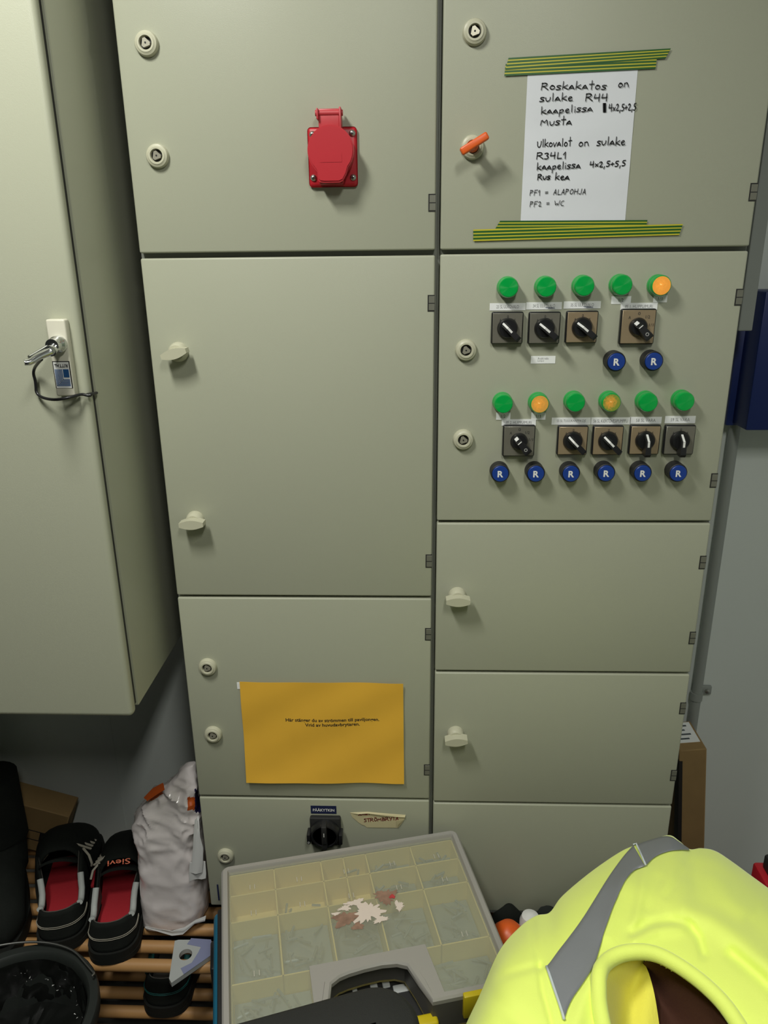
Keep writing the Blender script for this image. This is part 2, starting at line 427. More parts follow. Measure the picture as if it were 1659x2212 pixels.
# badge lower on the plate: white sheet, blue square with nested lines, lettering upside down
bz1 = F(140, 782, YP).z; bz0 = F(140, 837, YP).z; bx0 = xl + .0025; bx1 = xr - .0025
bd = MB(); bw = bx1 - bx0; bh = bz1 - bz0
bd.mat(0).box((bx0 - .0012, YP - .0004, bz0 - .0008), (bx1 + .0012, YP + .001, bz1 + .0012))
bd.mat(1).box((bx0, YP - .0008, bz0 - .0006), (bx1, YP, bz1))
for k in range(6):                       # nested corner lines round the blue square
    o = k * .085 * bw; t = .05 * bw
    xa = bx0 + .05 * bw + o; za = bz0 + .06 * bh + o * .9
    bd.mat(2).box((xa, YP - .0011, za), (xa + t, YP, bz0 + .72 * bh)); bd.box((xa, YP - .0011, za), (bx1 - .05 * bw, YP, za + t))
bd.box((bx0 + .58 * bw, YP - .0011, bz0 + .40 * bh), (bx1 - .05 * bw, YP, bz0 + .72 * bh))
bd.mat(3); text(bd, 'RITTAL', (bx0 + bx1) / 2, bz0 + .86 * bh, bw * .86, bh * .13, YP - .0012, .02, flip=True)
obj('badge', bd, [M_black, M_white, mat('badge_blue', (.02, .09, .26), .4), M_ink], hp, None, world=True)
lv = MB(); pv = F(125, 744, YP - .004); e = F(52, 783, YP - .055)
lv.lathe([(.0115, 0), (.0115, -.008), (.009, -.010), (.009, -.022)], 24, 'y', (pv.x, YP, pv.z))
q0 = Vector((pv.x, YP - .016, pv.z - .002)); q1 = Vector((pv.x + .001, YP - .030, pv.z - .006))
arm = [q1, q1.lerp(e, .12), q1.lerp(e, .5), e + Vector((.006, .004, 0)), e]
lv.tube([q0, q0.lerp(q1, .5), q1], .0075, 12)
arm = smooth_path(arm, 3); lv.tube(arm, [.0075 - .0022 * k / (len(arm) - 1) for k in range(len(arm))], 14, .75)
lv.tube([q0 + Vector((-.004, 0, .002)), q0.lerp(e, .4) + Vector((0, .006, .003)), e.lerp(q0, .15) + Vector((0, .004, .002))], [.004, .0045, .004], 10)
obj('lever_handle', lv, M_chrome, WC, 60, world=True)
cp = [(90, 776, .040), (83, 783, .030), (74.6, 794, .012), (71.6, 807, .008), (76, 820, .006), (77.6, 835, .006), (78, 846, .006), (84, 855, .008), (97.5, 861, .014), (120, 864, .022), (144.5, 860, .022), (162.6, 855, .014), (178, 851, .006), (190, 855, .005), (199, 853, .004)]
pts = [F(a, b_, YF - c) for a, b_, c in cp]
pts += [Vector((XW - .004, YF - .003, pts[-1].z)), Vector((XW + .003, YF + .006, pts[-1].z)), Vector((XW + .001, YF + .024, pts[-1].z - .002))]
c0 = pts[0].copy(); o = MB().tube([p - c0 for p in smooth_path(pts)], .0021, 8)
co = obj('cord', o, M_black, None, 60); co.location = c0
tag(co, 'thin black cord looped from the chrome lever to the edge of the wall cabinet door', 'cord')

# ---------------------------------------------------------------- red socket
p = F(719, 340, -.004); SK = thing('power_socket', (p.x, 0, p.z), 'red three-phase power socket with closed flap lid on the upper left door', 'socket')
m = MB(); hw, hh = .0355, .0395
m.box((-hw, -.007, -hh), (hw, 0, hh), .005, 3); obj('flange', m, M_red, SK, 40)
m = MB(); rlathe(m, [(.031, .006), (.031, .022), (.030, .024)], 40, (0, 0, .002)); m.box((-.020, -.022, -.037), (.016, -.006, 0), .003, 2); obj('housing', m, M_red, SK, 40)
YL = -.033; lf_ = lambda px, py: F(px, py, YL) - Vector(SK.location)
c_ = lf_(714, 325); rl = lf_(764, 325).x - c_.x
lid = [(c_.x + rl * math.cos(math.radians(a)), c_.z + rl * math.sin(math.radians(a))) for a in range(-42, 217, 6)]
lid += [(q.x, q.z) for q in [lf_(685, 372), lf_(687, 389), lf_(691, 393.5), lf_(700, 394.5), lf_(733, 394), lf_(741, 390), lf_(748, 376)]]
m = MB(); m.prism(lid, -.023, YL); lm_ = sum((Vector(q) for q in lid), Vector((0, 0))) / len(lid)
m.prism([tuple(lm_ + (Vector(q) - lm_) * .95) for q in lid], YL, YL - .0014)
pr_ = [lf_(692, 332), lf_(738, 331), lf_(739, 350), lf_(692, 351)]; m.prism([(q.x, q.z) for q in pr_], YL - .0014, YL - .0018)
obj('flap_lid', m, M_red, SK, 30)
m = MB(); m.box((-.017, -.024, .034), (.013, -.010, .060), .002, 2); m.box((-.019, -.03, .046), (-.0165, -.008, .060), .001); m.box((.0125, -.03, .034), (.0155, -.008, .061), .001)
m.lathe([(.004, -.021), (.004, .0175)], 16, 'x', (0, -.022, .0545)); obj('lid_hinge', m, M_reds, SK, 30)
for px, py in [(674.5, 290), (760.5, 287), (677, 384), (762.5, 383)]:
    q = F(px, py, -.010) - Vector(SK.location); c = (q.x, 0, q.z); m = MB()
    rlathe(m.mat(0), [(.0046, .006), (.0046, .0080), (.0030, .0102), (.001, .0108)], 16, c)
    m.mat(1).box((c[0] - .0017, -.0112, c[2] - .0005), (c[0] + .0017, -.009, c[2] + .0005)); m.box((c[0] - .0005, -.0112, c[2] - .0017), (c[0] + .0005, -.009, c[2] + .0017))
    obj('screw', m, [M_steel, M_dark], SK, 40)

# ---------------------------------------------------------------- orange key in the upper right lock
p = F(1021, 317, -.008); K = thing('cabinet_key', (p.x, -.008, p.z), 'orange plastic T-handled key stuck in the upper right door lock', 'key')
m = MB(); rlathe(m, [(.0078, 0), (.0078, .004), (.0062, .006), (.0058, .026)], 20); obj('shaft', m, M_orange, K, 40)
m = MB(); M = Matrix.Translation((0, -.031, 0)) @ Matrix.Rotation(math.radians(-30), 4, 'Y'); m.box((-.021, -.005, -.0052), (.021, .007, .0052), .0025, 3, M=M); obj('grip', m, M_orange, K, 50)

# ---------------------------------------------------------------- indicator lamps
def lamp(loc, label, lit=None):
    t = thing('indicator_lamp', loc, label, 'indicator lamp', 'indicator lamps on the right cabinet')
    m = MB(); rlathe(m, [(.0158, 0), (.0158, .006), (.0152, .008)], 40); obj('collar', m, M_green, t, 30)
    m = MB(); rlathe(m.mat(0), [(.0148, .006), (.0152, .012), (.0150, .019), (.0138, .0215)], 48)
    rlathe(m.mat(1), [(.0134, .0210), (.0131, .0221), (.009, .0223), (.0001, .0224)], 48)
    obj('lens', m, [M_green, lit or M_green], t, 30)
    return t
def lit_mat(name, s, edge):
    m = mat(name, (.25, .2, .03), .3); nt = m.node_tree; N = nt.nodes; L = nt.links; b = N['Principled BSDF']
    tc = N.new('ShaderNodeTexCoord'); mp = N.new('ShaderNodeMapping'); mp.inputs['Location'].default_value = (.002, 0, -.001); L.new(tc.outputs['Object'], mp.inputs['Vector'])
    sp = N.new('ShaderNodeSeparateXYZ'); L.new(mp.outputs[0], sp.inputs[0]); cb = N.new('ShaderNodeCombineXYZ'); L.new(sp.outputs[0], cb.inputs[0]); L.new(sp.outputs[2], cb.inputs[1])
    nz = N.new('ShaderNodeTexNoise'); nz.inputs['Scale'].default_value = 260; L.new(cb.outputs[0], nz.inputs['Vector'])
    ln = N.new('ShaderNodeVectorMath'); ln.operation = 'LENGTH'; L.new(cb.outputs[0], ln.inputs[0])
    ad = N.new('ShaderNodeMath'); ad.operation = 'MULTIPLY_ADD'; ad.inputs[1].default_value = .020; L.new(nz.outputs['Fac'], ad.inputs[0]); L.new(ln.outputs['Value'], ad.inputs[2])
    rp = N.new('ShaderNodeValToRGB'); dv = N.new('ShaderNodeMath'); dv.operation = 'DIVIDE'; dv.inputs[1].default_value = .0215; L.new(ad.outputs[0], dv.inputs[0]); L.new(dv.outputs[0], rp.inputs[0])
    cr = rp.color_ramp; cr.elements[0].position = .36; cr.elements[0].color = (1.0, .80, .30, 1); cr.elements[1].position = 1.; cr.elements[1].color = (*edge, 1)
    e = cr.elements.new(.50); e.color = (.72, .22, .03, 1); e = cr.elements.new(.82); e.color = (*[(a * .5 + b_ * .5) for a, b_ in zip((.62, .2, .03), edge)], 1)
    L.new(rp.outputs[0], b.inputs['Emission Color']); b.inputs['Emission Strength'].default_value = s
    return m
LB = lit_mat('lit_lens_bright', .95, (.55, .16, .02)); LM = lit_mat('lit_lens_medium', .75, (.40, .15, .03)); LD = lit_mat('lit_lens_dim', .55, (.01, .12, .015))
DF = -.021
lamps = [(1099, 621, 'green unlit lamp above the strip reading 23 SL ULKOVALO'), (1181, 620, 'green unlit lamp above the strip reading 34 SL ULKOVALO'),
 (1263, 618, 'green unlit lamp above the strip reading 35 SL ULKOVALO'), (1345, 616, 'green unlit lamp directly above the upper 1/2 tag, beside the glowing one'),
 (1429, 617, 'brightest orange glowing lamp, top right end of the upper lamp row', LB), (1088, 873, 'green unlit lamp above the lower 1/2 tag, leftmost of the lower row'),
 (1166, 873, 'orange glowing lamp with green rim above the lower 1/1 tag', LM), (1244, 870, 'green unlit lamp above the strip reading 55 SL TUULIKAAPPIKOJE'),
 (1321, 870, 'dimly glowing green and orange lamp above the strip reading 56 SL KIERTOVESIPUMPPU', LD), (1401, 870, 'green unlit lamp above the strip reading 58 SL VARA'), (1480, 868, 'green unlit lamp above the strip reading 59 SL VARA, at lower right end')]
for l in lamps:
    p = F(l[0], l[1], DF); lamp((p.x, 0, p.z), l[2], l[3] if len(l) > 3 else None)

# ---------------------------------------------------------------- rotary switches
def ridge(w0, w1, tail, head):
    """lever across the knob: profile in (along, height); along>0 is the pointer end"""
    prof = [(head, .010), (head, .014), (.002, .031), (-tail + .004, .034), (-tail, .031), (-tail + .001, .018), (-.013, .012)]
    vs = []; n = len(prof)
    for s in (-1, 1):
        for a, h in prof:
            w = w0 if a > -.004 else w1
            vs.append((s * w, -h, a))
    fs = [list(range(n)), list(range(n, 2 * n))[::-1]] + [[i, (i + 1) % n, n + (i + 1) % n, n + i] for i in range(n)]
    return vs, fs
def switch(loc, label, ang, size, plate, marks, big=False):
    t = thing('rotary_switch', loc, label, 'rotary switch', 'rotary switches on the right cabinet')
    s = size / 2
    m = MB(); m.box((-s, -.010, -s), (s, 0, s), .003, 3); fr = obj('frame', m, M_black, t, 40)
    m = MB(); m.box((-s + .0018, -.0108, -s + .0018), (s - .0018, -.009, s - .0018), .0007, 1); pl = obj('face_plate', m, plate, t, 40)
    m = MB()
    for st, a in marks:
        r = s * .74; a = math.radians(a); wd = .0026 * (len(st) if len(st) == 1 else len(st) * .62) * (1.35 if big else 1)
        text(m, st, r * math.sin(a), r * math.cos(a) * 1.0 if big else s * (.72 if a == 0 else .5), wd, .0045 if big else .0036, -.0110)
    obj('marking', m, M_ink, pl)
    R = Matrix.Rotation(math.radians(-ang), 4, 'Y')   # turn counter-clockwise seen from the front
    kr = .0128 if big else .0145
    m = MB(); rlathe(m, [(kr + .0012, .010), (kr + .001, .013), (kr, .016), (kr - .0015, .0185)], 36)
    v, f = ridge(.0046, .0062, .021, kr * .9) if big else ridge(.0043, .0042, .0225, kr * .9)
    m.add([R @ Vector(q) for q in v], f); kn = obj('knob', m, M_black, t, 30)
    m = MB()
    if big:
        vs = [(-.0030, -.0162, .0105), (.0030, -.0162, .0105), (.0030, -.0245, .0060), (-.0030, -.0245, .0060)]
        m.prism([(-.0036, .0018), (.0036, .0018), (.0036, .0026), (-.0036, .0026)], -.0300, -.0325, M=R)
        rr = [(.0022 * math.cos(k * math.pi / 6), -.012 + .0022 * math.sin(k * math.pi / 6)) for k in range(13)]
        mm = MB()
        for a, b_ in zip(rr, rr[1:]): ribbon(mm, [a, b_], .0009, -.0335, .0006)
        m.add([R @ q for q in mm.v], mm.f)
    else:
        vs = [(-.0016, -.0148, .0128), (.0016, -.0148, .0128), (.0016, -.0317, .0020), (-.0016, -.0317, .0020)]
        m.prism([(-.0016, -.0065), (.0016, -.0065), (.0016, .002), (-.0016, .002)], -.0300, -.0326, M=R)
    vs = [R @ (Vector(q) + Vector((0, -.0008, .0004))) for q in vs]; vs2 = [q + Vector((0, .002, 0)) for q in vs]
    m.add(vs + vs2, [[0, 1, 2, 3], [7, 6, 5, 4], [0, 1, 5, 4], [1, 2, 6, 5], [2, 3, 7, 6], [3, 0, 4, 7]])
    obj('pointer_mark', m, M_white, kn)
    return t
MK = [('A', -38), ('0', 0), ('K', 38)]; MKB = [('A', -45), ('0', 0), ('1/2', 42), ('1/1', 82)]
sw = [(1096, 709, 'black-knobbed rotary switch on dark grey plate below the strip 23 SL ULKOVALO', 45, .0485, M_plate_refl, MK, False),
 (1176, 709, 'black-knobbed rotary switch on grey-brown plate below the strip 34 SL ULKOVALO', 50, .0485, M_plate_refl, MK, False),
 (1257, 707, 'black-knobbed rotary switch on brassy plate below the strip 35 SL ULKOVALO', 50, .0485, M_plate, MK, False),
 (1378, 706, 'large rotary switch on brassy plate below the strip PF 1. HUIPPUIMURI', 42, .053, M_plate, MKB, True),
 (1121, 953, 'large rotary switch on dark plate below the strip PF 2. HUIPPUIMURI', 42, .0515, M_plate_refl, MKB, True),
 (1237, 952, 'rotary switch with slanted lever below the strip 55 SL TUULIKAAPPIKOJE', 45, .0485, M_plate, MK, False),
 (1313, 952, 'rotary switch with slanted lever below the strip 56 SL KIERTOVESIPUMPPU', 45, .0485, M_plate, MK, False),
 (1393, 951, 'rotary switch with lever pointing straight down on brassy plate below 58 SL VARA', 0, .0485, M_plate, MK, False),
 (1468, 951, 'rotary switch with lever pointing straight down on dark plate below 59 SL VARA', 0, .0485, M_plate_refl, MK, False)]
for s in sw:
    p = F(s[0], s[1], -.010); switch((p.x, 0, p.z), *s[2:])

# ---------------------------------------------------------------- blue R buttons
RB = thing('push_button', (0, 0, 0), 'x', 'push button', 'blue reset buttons on the right cabinet')
m = MB(); rlathe(m, [(.0152, 0), (.0152, .018), (.0148, .0205), (.0135, .0215), (.0132, .019)], 40); obj('collar', m, M_blackm, RB, 40)
m = MB(); rlathe(m, [(.0130, .018), (.0130, .0232), (.0122, .0240), (.0001, .0242)], 40); cap = obj('cap', m, M_blue, RB, 40)
m = MB(); text(m, 'R', 0, 0, .0092, .0108, -.0246, .035); obj('letter', m, M_white, cap)
rb = [(1332, 782, 'left one of the two blue R buttons below the PF 1 switch'), (1413, 781, 'right one of the two blue R buttons below the PF 1 switch'),
 (1081, 1024, 'leftmost blue R button of the bottom row, below left of the PF 2 switch'), (1158, 1024, 'second blue R button of the bottom row, below right of the PF 2 switch'),
 (1234, 1024, 'blue R button below the switch of 55 SL TUULIKAAPPIKOJE'), (1310, 1023, 'blue R button below the switch of 56 SL KIERTOVESIPUMPPU'),
 (1389, 1023, 'blue R button below the switch of 58 SL VARA'), (1466, 1023, 'blue R button below the switch of 59 SL VARA, bottom right end')]
for i, (px, py, lb) in enumerate(rb):
    p = F(px, py, -.024)
    if i == 0: RB.location = (p.x, 0, p.z); RB['label'] = lb
    else: dup(RB, (p.x, 0, p.z), lb)

# ---------------------------------------------------------------- label strips
def strip(x0, y0, x1, y1, s, label, th, name='label_strip', pm=None, im=None, cat='label', grp='white label strips on the right cabinet', z=.72, hh=.44, bold=-.012, y=-.0002):
    a = F(x0, y0); b_ = F(x1, y1); c = ((a.x + b_.x) / 2, y, (a.z + b_.z) / 2); w = abs(b_.x - a.x); h = abs(a.z - b_.z)
    o = obj(name, MB().box((-w / 2, -th, -h / 2), (w / 2, 0, h / 2)), pm or M_label); o.location = c; tag(o, label, cat, grp)
    m = MB(); lines = s.split('\n')
    for i, t in enumerate(lines):
        n = len(lines); zz = (n - 1 - 2 * i) * h * .17
        ww = w * (z if n == 1 else z * (1 if i == 0 else .6)); text(m, t, (ww - w * z) / 2, zz, ww, h * hh / (1 if n == 1 else 1.9), -th - .0001, bold)
    obj('lettering', m, im or M_ink, o)
    return o
st = [(1058, 655, 1135, 670, '23 SL ULKOVALO', .0005), (1137, 653, 1213, 668, '34 SL ULKOVALO', .0005), (1218, 651, 1297, 666, '35 SL ULKOVALO', .0005),
 (1341, 654.5, 1419, 669, 'PF 1. HUIPPUIMURI', .0008), (1084, 905.5, 1157, 919, 'PF 2. HUIPPUIMURI', .0008), (1192, 902, 1276, 917, '55 SL TUULIKAAPPIKOJE', .0005),
 (1276.5, 901.6, 1361, 916.6, '56 SL KIERTOVESIPUMPPU', .0005), (1361.5, 900.5, 1428, 915, '58 SL VARA', .0005), (1437, 898.5, 1501, 914, '59 SL VARA', .0005)]
for x0, y0, x1, y1, s, th in st:
    so_ = strip(x0, y0, x1, y1, s, 'white printed strip reading ' + s, th, z=.62 if len(s) < 16 else (.86 if 'KIERTO' in s else .74))
    if s[:2] in ('34', '35'):
        random.seed(3); m = MB()
        for k in range(5):
            x_ = random.uniform(-.002, .012); m.mat(0); ribbon(m, [(x_, -.0026 - .0004 * k), (x_ + .006, -.0024 - .0004 * k), (x_ + .010, -.0028 - .0003 * k)], .0006, -th - .0001, .0001)
        obj('pen_smudge', m, mat('pen_smudge_grey', (.30, .33, .40), .6), so_)
strip(1321, 640, 1362, 656.5, '1/2', 'small white tag reading 1/2 in the upper row, left of PF 1', .0004, z=.24)
strip(1412, 637.5, 1440, 653, '1/1', 'small white tag reading 1/1 in the upper row, under the brightest lamp', .0004, z=.3)
strip(1072, 891, 1102, 906.5, '1/2', 'small white tag reading 1/2 in the lower row, left of PF 2', .0004, z=.3)
strip(1148, 891, 1178, 906.5, '1/1', 'small white tag reading 1/1 in the lower row, right of PF 2', .0004, z=.3)
strip(1147, 769, 1199, 785, 'A-ohi valo\nLamput', 'small white sticker with two tiny lines below the 34 SL ULKOVALO switch', .0004, z=.44, hh=.55)
strip(671, 1740, 727, 1757.5, 'PÄÄKYTKIN', 'dark blue sticker reading PÄÄKYTKIN above the main switch', .0006, name='sticker', pm=M_navy, im=M_white, cat='sticker', grp=None, z=.84, hh=.42, bold=.02)

# ---------------------------------------------------------------- handwritten note and its tapes
def quad_sheet(cs, nu, nv, y, th, wave=None):
    A, B, C, D = [F(*c) for c in cs]    # TL TR BR BL
    o = (A + B + C + D) / 4; o.y = 0
    m = MB()
    def P(i, j):
        u, v = i / (nu - 1), j / (nv - 1)
        p = A.lerp(B, u).lerp(D.lerp(C, u), v) - o; p.y = y - (wave(u, v) if wave else 0); return p
    m.grid(P, nu, nv, th, (0, -1, 0)); return m, o
m, o = quad_sheet([(1140, 150), (1378, 145), (1349.5, 485), (1124, 486)], 14, 18, -.0003, .0003, lambda u, v: .0008 * math.sin(v * 9 + u * 2) ** 2 * math.sin(math.pi * v))
NOTE = obj('paper_note', m, M_paper, None, 60); NOTE.location = o
tag(NOTE, 'white ruled sheet with black handwriting taped to the upper right door', 'note')
hb = MB(); YH = -.0019
for s, a, b_, hp_, w in [('Roskakatos', (1169, 194), (1309, 193), 15, .0017), ('on', (1334, 189), (1357, 188), 16, .0017), ('sulake', (1165, 220), (1236, 217.5), 15, .0017), ('R44', (1264, 219), (1312, 218), 16, .0019),
  ('kaapelissa', (1168, 247), (1279, 240), 14, .0017), ('4x2,5+2,5', (1314, 241), (1373, 238), 16, .0017), ('Musta', (1167, 271), (1234, 270), 15, .0018),
  ('Ulkovalot', (1160, 319), (1234, 315), 15, .0018), ('on', (1249, 316), (1271, 315), 16, .0017), ('sulake', (1288, 315), (1349, 313), 16, .0018), ('R34L1', (1159, 344), (1222, 342), 14, .0019),
  ('kaapelissa', (1159, 367), (1253, 363), 14, .0018), ('4x2,5+5,5', (1273, 362), (1350, 359), 13, .0019), ('Rus', (1161, 389), (1188, 388), 12, .0020), ('kea', (1198, 388), (1229, 388), 14, .0019),
  ('PF1 = ALAPOHJA', (1144, 422.5), (1265, 419), 11.5, .0012), ('PF2 = WC', (1144, 446.5), (1217, 444), 11.5, .0012)]:
    A = F(*a); B = F(*b_); hh = (F(a[0], a[1] - hp_) - A).length
    hand(hb, s, (A.x, A.z), (B.x, B.z), hh, w * .62, YH, o)
A = F(1302, 240); 
for k in range(3): ribbon(hb, [(A.x - o.x + k * .0012, A.z - o.z + .009), (A.x - o.x + .001 + k * .0012, A.z - o.z - .001)], .0022, YH)
obj('handwriting', hb, M_ink, NOTE)
def tape(cs, label, y, bands=7, g0=0):
    A, B, C, D = [F(*c) for c in cs]; o = (A + B + C + D) / 4; o.y = y
    m = MB()
    for k in range(bands):
        g = (k + g0) % 2 == 0
        f = lambda k: k / bands if k in (0, bands) else (k + (-.13 if (k + g0) % 2 == 0 else .13)) / bands
        v0, v1 = f(k), f(k + 1); nn = 10
        m.mat(0 if g else 1)
        P = lambda i, j: (A.lerp(B, i / (nn - 1)).lerp(D.lerp(C, i / (nn - 1)), v0 if j == 0 else v1) - o) * 1.0
        def PP(i, j):
            p = P(i, j); p.y = .0; return p
        m.grid(PP, nn, 2, .0002, (0, -1, 0))
    t = obj('striped_tape', m, [M_tapeg, M_tapey]); t.location = o
    tag(t, label, 'tape', 'yellow and green tapes holding the note')
tape([(1092, 139), (1418, 125), (1415, 149), (1089, 165)], 'shorter yellow-green tape over the top edge of the note, lower of the upper pair', -.0021)
tape([(1098, 126), (1448, 105.5), (1436, 127), (1091, 152)], 'longest upper yellow-green tape with its right end cut slantwise above the note', -.0025)
tape([(1080, 477), (1398, 475.5), (1392, 498), (1066, 500)], 'shorter yellow-green tape lying on the bottom edge of the note', -.0021)
tape([(1022, 496), (1474, 484), (1466, 507.5), (1022, 521)], 'long lowest yellow-green tape below the note, near the door bottom', -.0025, g0=1)

# ---------------------------------------------------------------- yellow sheet
WV = lambda u, v: (.0012 + .010 * max(0, v - .55) ** 2 * 4 * (1 - u * .7) + .0022 * math.sin(u * 7.5 + .6) ** 2 * (.4 + abs(v - .5)) + .002 * math.sin(v * 6 + u * 5) ** 2)
m, o = quad_sheet([(518, 1471), (871, 1473.5), (873, 1687.5), (534.5, 1683)], 40, 26, -.0005, .0003, WV)
YS = obj('yellow_sheet', m, M_yel, None, 70); YS.location = o; tag(YS, 'yellow paper sheet with two printed Swedish lines on the lower left door', 'sheet')
m = MB()
for s, x0, x1, py in [('Här stänger du av strömmen till paviljongen.', 617, 819, 1556.5), ('Vrid av huvudavbrytaren.', 659, 777, 1566.5)]:
    A = F(x0, py + .5, -.004); B = F(x1, py - .5, -.004); c = (A + B) / 2
    text(m, s, c.x - o.x, c.z - o.z, (B - A).length, .0092, -.0072, .018, math.atan2(B.z - A.z, B.x - A.x))
xl_, xr_, zt_, zb_ = F(526, 1580).x, F(872, 1580).x, F(700, 1472).z, F(700, 1686).z
for q in m.v: q.y = -.0005 - WV((q.x + o.x - xl_) / (xr_ - xl_), (zt_ - q.z - o.z) / (zt_ - zb_)) - .0006
obj('printed_text', m, M_ink, YS)
a = F(514.5, 1482); obj('adhesive_tab', MB().box((a.x - o.x - .002, -.0008, a.z - o.z - .006), (a.x - o.x + .006, -.0002, a.z - o.z + .008), .0002, 1), M_label, YS)

# ---------------------------------------------------------------- main switch, torn note, little navy tab
p = F(703, 1796, -.012); MS = thing('main_switch', (p.x, 0, p.z), 'black round main switch on the lower left door below its PÄÄKYTKIN sticker', 'main switch')
m = MB(); m.box((-.030, -.012, -.034), (.030, 0, .030), .003, 2); obj('base_plate', m, M_blackm, MS, 40)
m = MB(); rlathe(m, [(.0290, .011), (.0290, .017), (.0280, .023), (.0260, .027), (.0235, .0278), (.0225, .025)], 48, (0, 0, .000)); rlathe(m, [(.0225, .022), (.0225, .025)], 48, (0, 0, .000)); obj('rotor_ring', m, M_black, MS, 40)
m = MB(); m.box((-.005, -.036, -.010), (.005, -.014, .0295), .0015, 2); m.box((-.005, -.033, -.026), (.005, -.018, -.006), .0015, 2); gr = obj('grip_bar', m, M_blackm, MS, 40)
m = MB(); m.box((-.0007, -.0366, .008), (.0007, -.035, .016)); obj('pointer_mark', m, M_white, gr)
for s in (-1, 1):
    m = MB(); m.mat(0).box((s * .031 - .0035, -.030, -.016), (s * .031 + .0035, -.008, .006), .0015, 2)
    if s < 0:
        rr = [(s * .031 + .0017 * math.cos(k * math.pi / 6), -.0115 + .0017 * math.sin(k * math.pi / 6)) for k in range(13)]
        m.mat(1)
        for a, b_ in zip(rr, rr[1:]): ribbon(m, [a, b_], .0008, -.0301, .0004)
    obj('side_lug', m, [M_black, M_white], MS, 40)
z = lambda x, y: F(640 + x / 6.38, 1710 + y / 6.38)
poly = [z(*q) for q in [(742, 287), (870, 279), (985, 275), (1250, 300), (1505, 318), (1490, 380), (1450, 440), (1405, 495), (1200, 493), (975, 490), (940, 462), (900, 450), (850, 415), (815, 385), (770, 345)]]
o = sum(poly, Vector()) / len(poly); o.y = 0
m = MB(); m.prism([(q.x - o.x, q.z - o.z) for q in poly], -.0004, -.0010)
curl = [z(*q) for q in [(742, 285), (985, 273), (1505, 316), (1498, 336), (1350, 328), (1150, 308), (985, 283), (860, 293)]]
n = len(curl); vs = [Vector((q.x - o.x, -.0012 if i < 3 else -.0035, q.z - o.z)) for i, q in enumerate(curl)]; vs += [v + Vector((0, -.0004, 0)) for v in vs]
m.add(vs, [list(range(n)), list(range(n, 2 * n))[::-1]] + [[i, (i + 1) % n, n + (i + 1) % n, n + i] for i in range(n)])
fl = [z(*q) for q in [(1385, 375), (1480, 372), (1375, 468)]]; vs = [Vector((fl[0].x - o.x, -.005, fl[0].z - o.z)), Vector((fl[1].x - o.x, -.002, fl[1].z - o.z)), Vector((fl[2].x - o.x, -.004, fl[2].z - o.z))]
vs += [v + Vector((0, -.0005, 0)) for v in vs]; m.add(vs, [[0, 1, 2], [5, 4, 3], [0, 1, 4, 3], [1, 2, 5, 4], [2, 0, 3, 5]])
TN = obj('torn_note', m, M_pink); TN.location = o; tag(TN, 'torn yellowed paper scrap with red handwriting beside the main switch', 'note')
m = MB(); A = z(935, 412); B = z(1410, 384); hand(m, 'STRÖMBRYTA', (A.x, A.z), (B.x, B.z), .0080, .0013, -.0011, o)
A = z(860, 322); B = z(1020, 312); hand(m, 'AHET', (A.x, A.z), (B.x, B.z), .004, .0014, -.0011, o)
obj('handwriting', m, mat('red_ink', (.22, .012, .02), .6), TN)
a = F(468, 1910); b_ = F(475, 1944); o = obj('door_tab', MB().box((a.x, -.0012, b_.z), (b_.x, 0, a.z), .0004, 1), M_navy); tag(o, 'small dark blue tab on the lowest left door beside the organizer', 'tab')

# ---------------------------------------------------------------- right-hand wall: duct, conduit, blue box, leaning carton
m = MB(); m.box((-.012, -.015, 0), (.012, .015, ZT - 1.517), .002, 2); o = obj('cable_duct', m, M_pipe); o.location = (1.002, .27, 1.517)
o.location = (F(1610, 715, .17).x, .185, F(1610, 715, .17).z); tag(o, 'grey square cable duct coming down from above in front of the blue box', 'cable duct')
BBX = thing('wall_box', (1.15, .25, 1.33), 'dark blue box fixed to the wall right of the switchboard', 'box')
a = F(1611, 930, .2); t_ = F(1625, 630, .2)
obj('case', MB().box((a.x, .2, a.z), (1.30, Y1, t_.z), .003, 2), M_bluebox, BBX, 40, world=True)
obj('lid_flange', MB().box((a.x - .012, .262, a.z - .004), (1.31, .275, t_.z - .07), .002, 2), M_bluebox, BBX, 40, world=True)
px0 = F(1492, 1590, .28); PC = thing('conduit_pipe', (px0.x, .28, .30), 'thin grey vertical conduit pipe clamped to the wall beside the switchboard', 'pipe')
obj('pipe', MB().lathe([(.0105, 0), (.0105, 1.09)], 20, 'z'), M_pipe, PC, 40)
cz = F(1510, 1502, .28).z - .30
m = MB(); m.mat(0).lathe([(.013, cz - .010), (.013, cz + .008)], 20, 'z'); m.mat(0).box((.008, .010, cz - .004), (.036, .018, cz + .016), .001); m.mat(1).lathe([(.005, .011), (.005, .006), (.002, .005)], 14, 'y', (.026, 0, cz + .006))
obj('clamp', m, [M_pipe, M_steel], PC, 40)
A = F(1484, 1624, .16); Bq = F(1534, 1628, .16)
CB = thing('cardboard_box', (A.x + .02, .2, 0), 'tall narrow brown cardboard box standing between switchboard and right wall', 'cardboard box')
CB.rotation_euler = (0, math.radians(-6), 0)
hgt = A.z; hw = .028
obj('carton', MB().box((-hw + .06, -.045, .004), (hw + .06, .055, hgt + .006), .002, 1), M_card, CB, 40)
m = MB(); m.box((-hw + .061, -.02, hgt + .0055), (hw + .055, .05, hgt + .0068)); sl = obj('shipping_label', m, M_label, CB)
m = MB()
for k in range(4): m.box((-hw + .066, .035 - k * .015, hgt + .0066), (hw + .045 - .008 * (k % 2), .040 - k * .015, hgt + .0072))
obj('printing', m, mat('label_print', (.08, .10, .11), .6), sl)
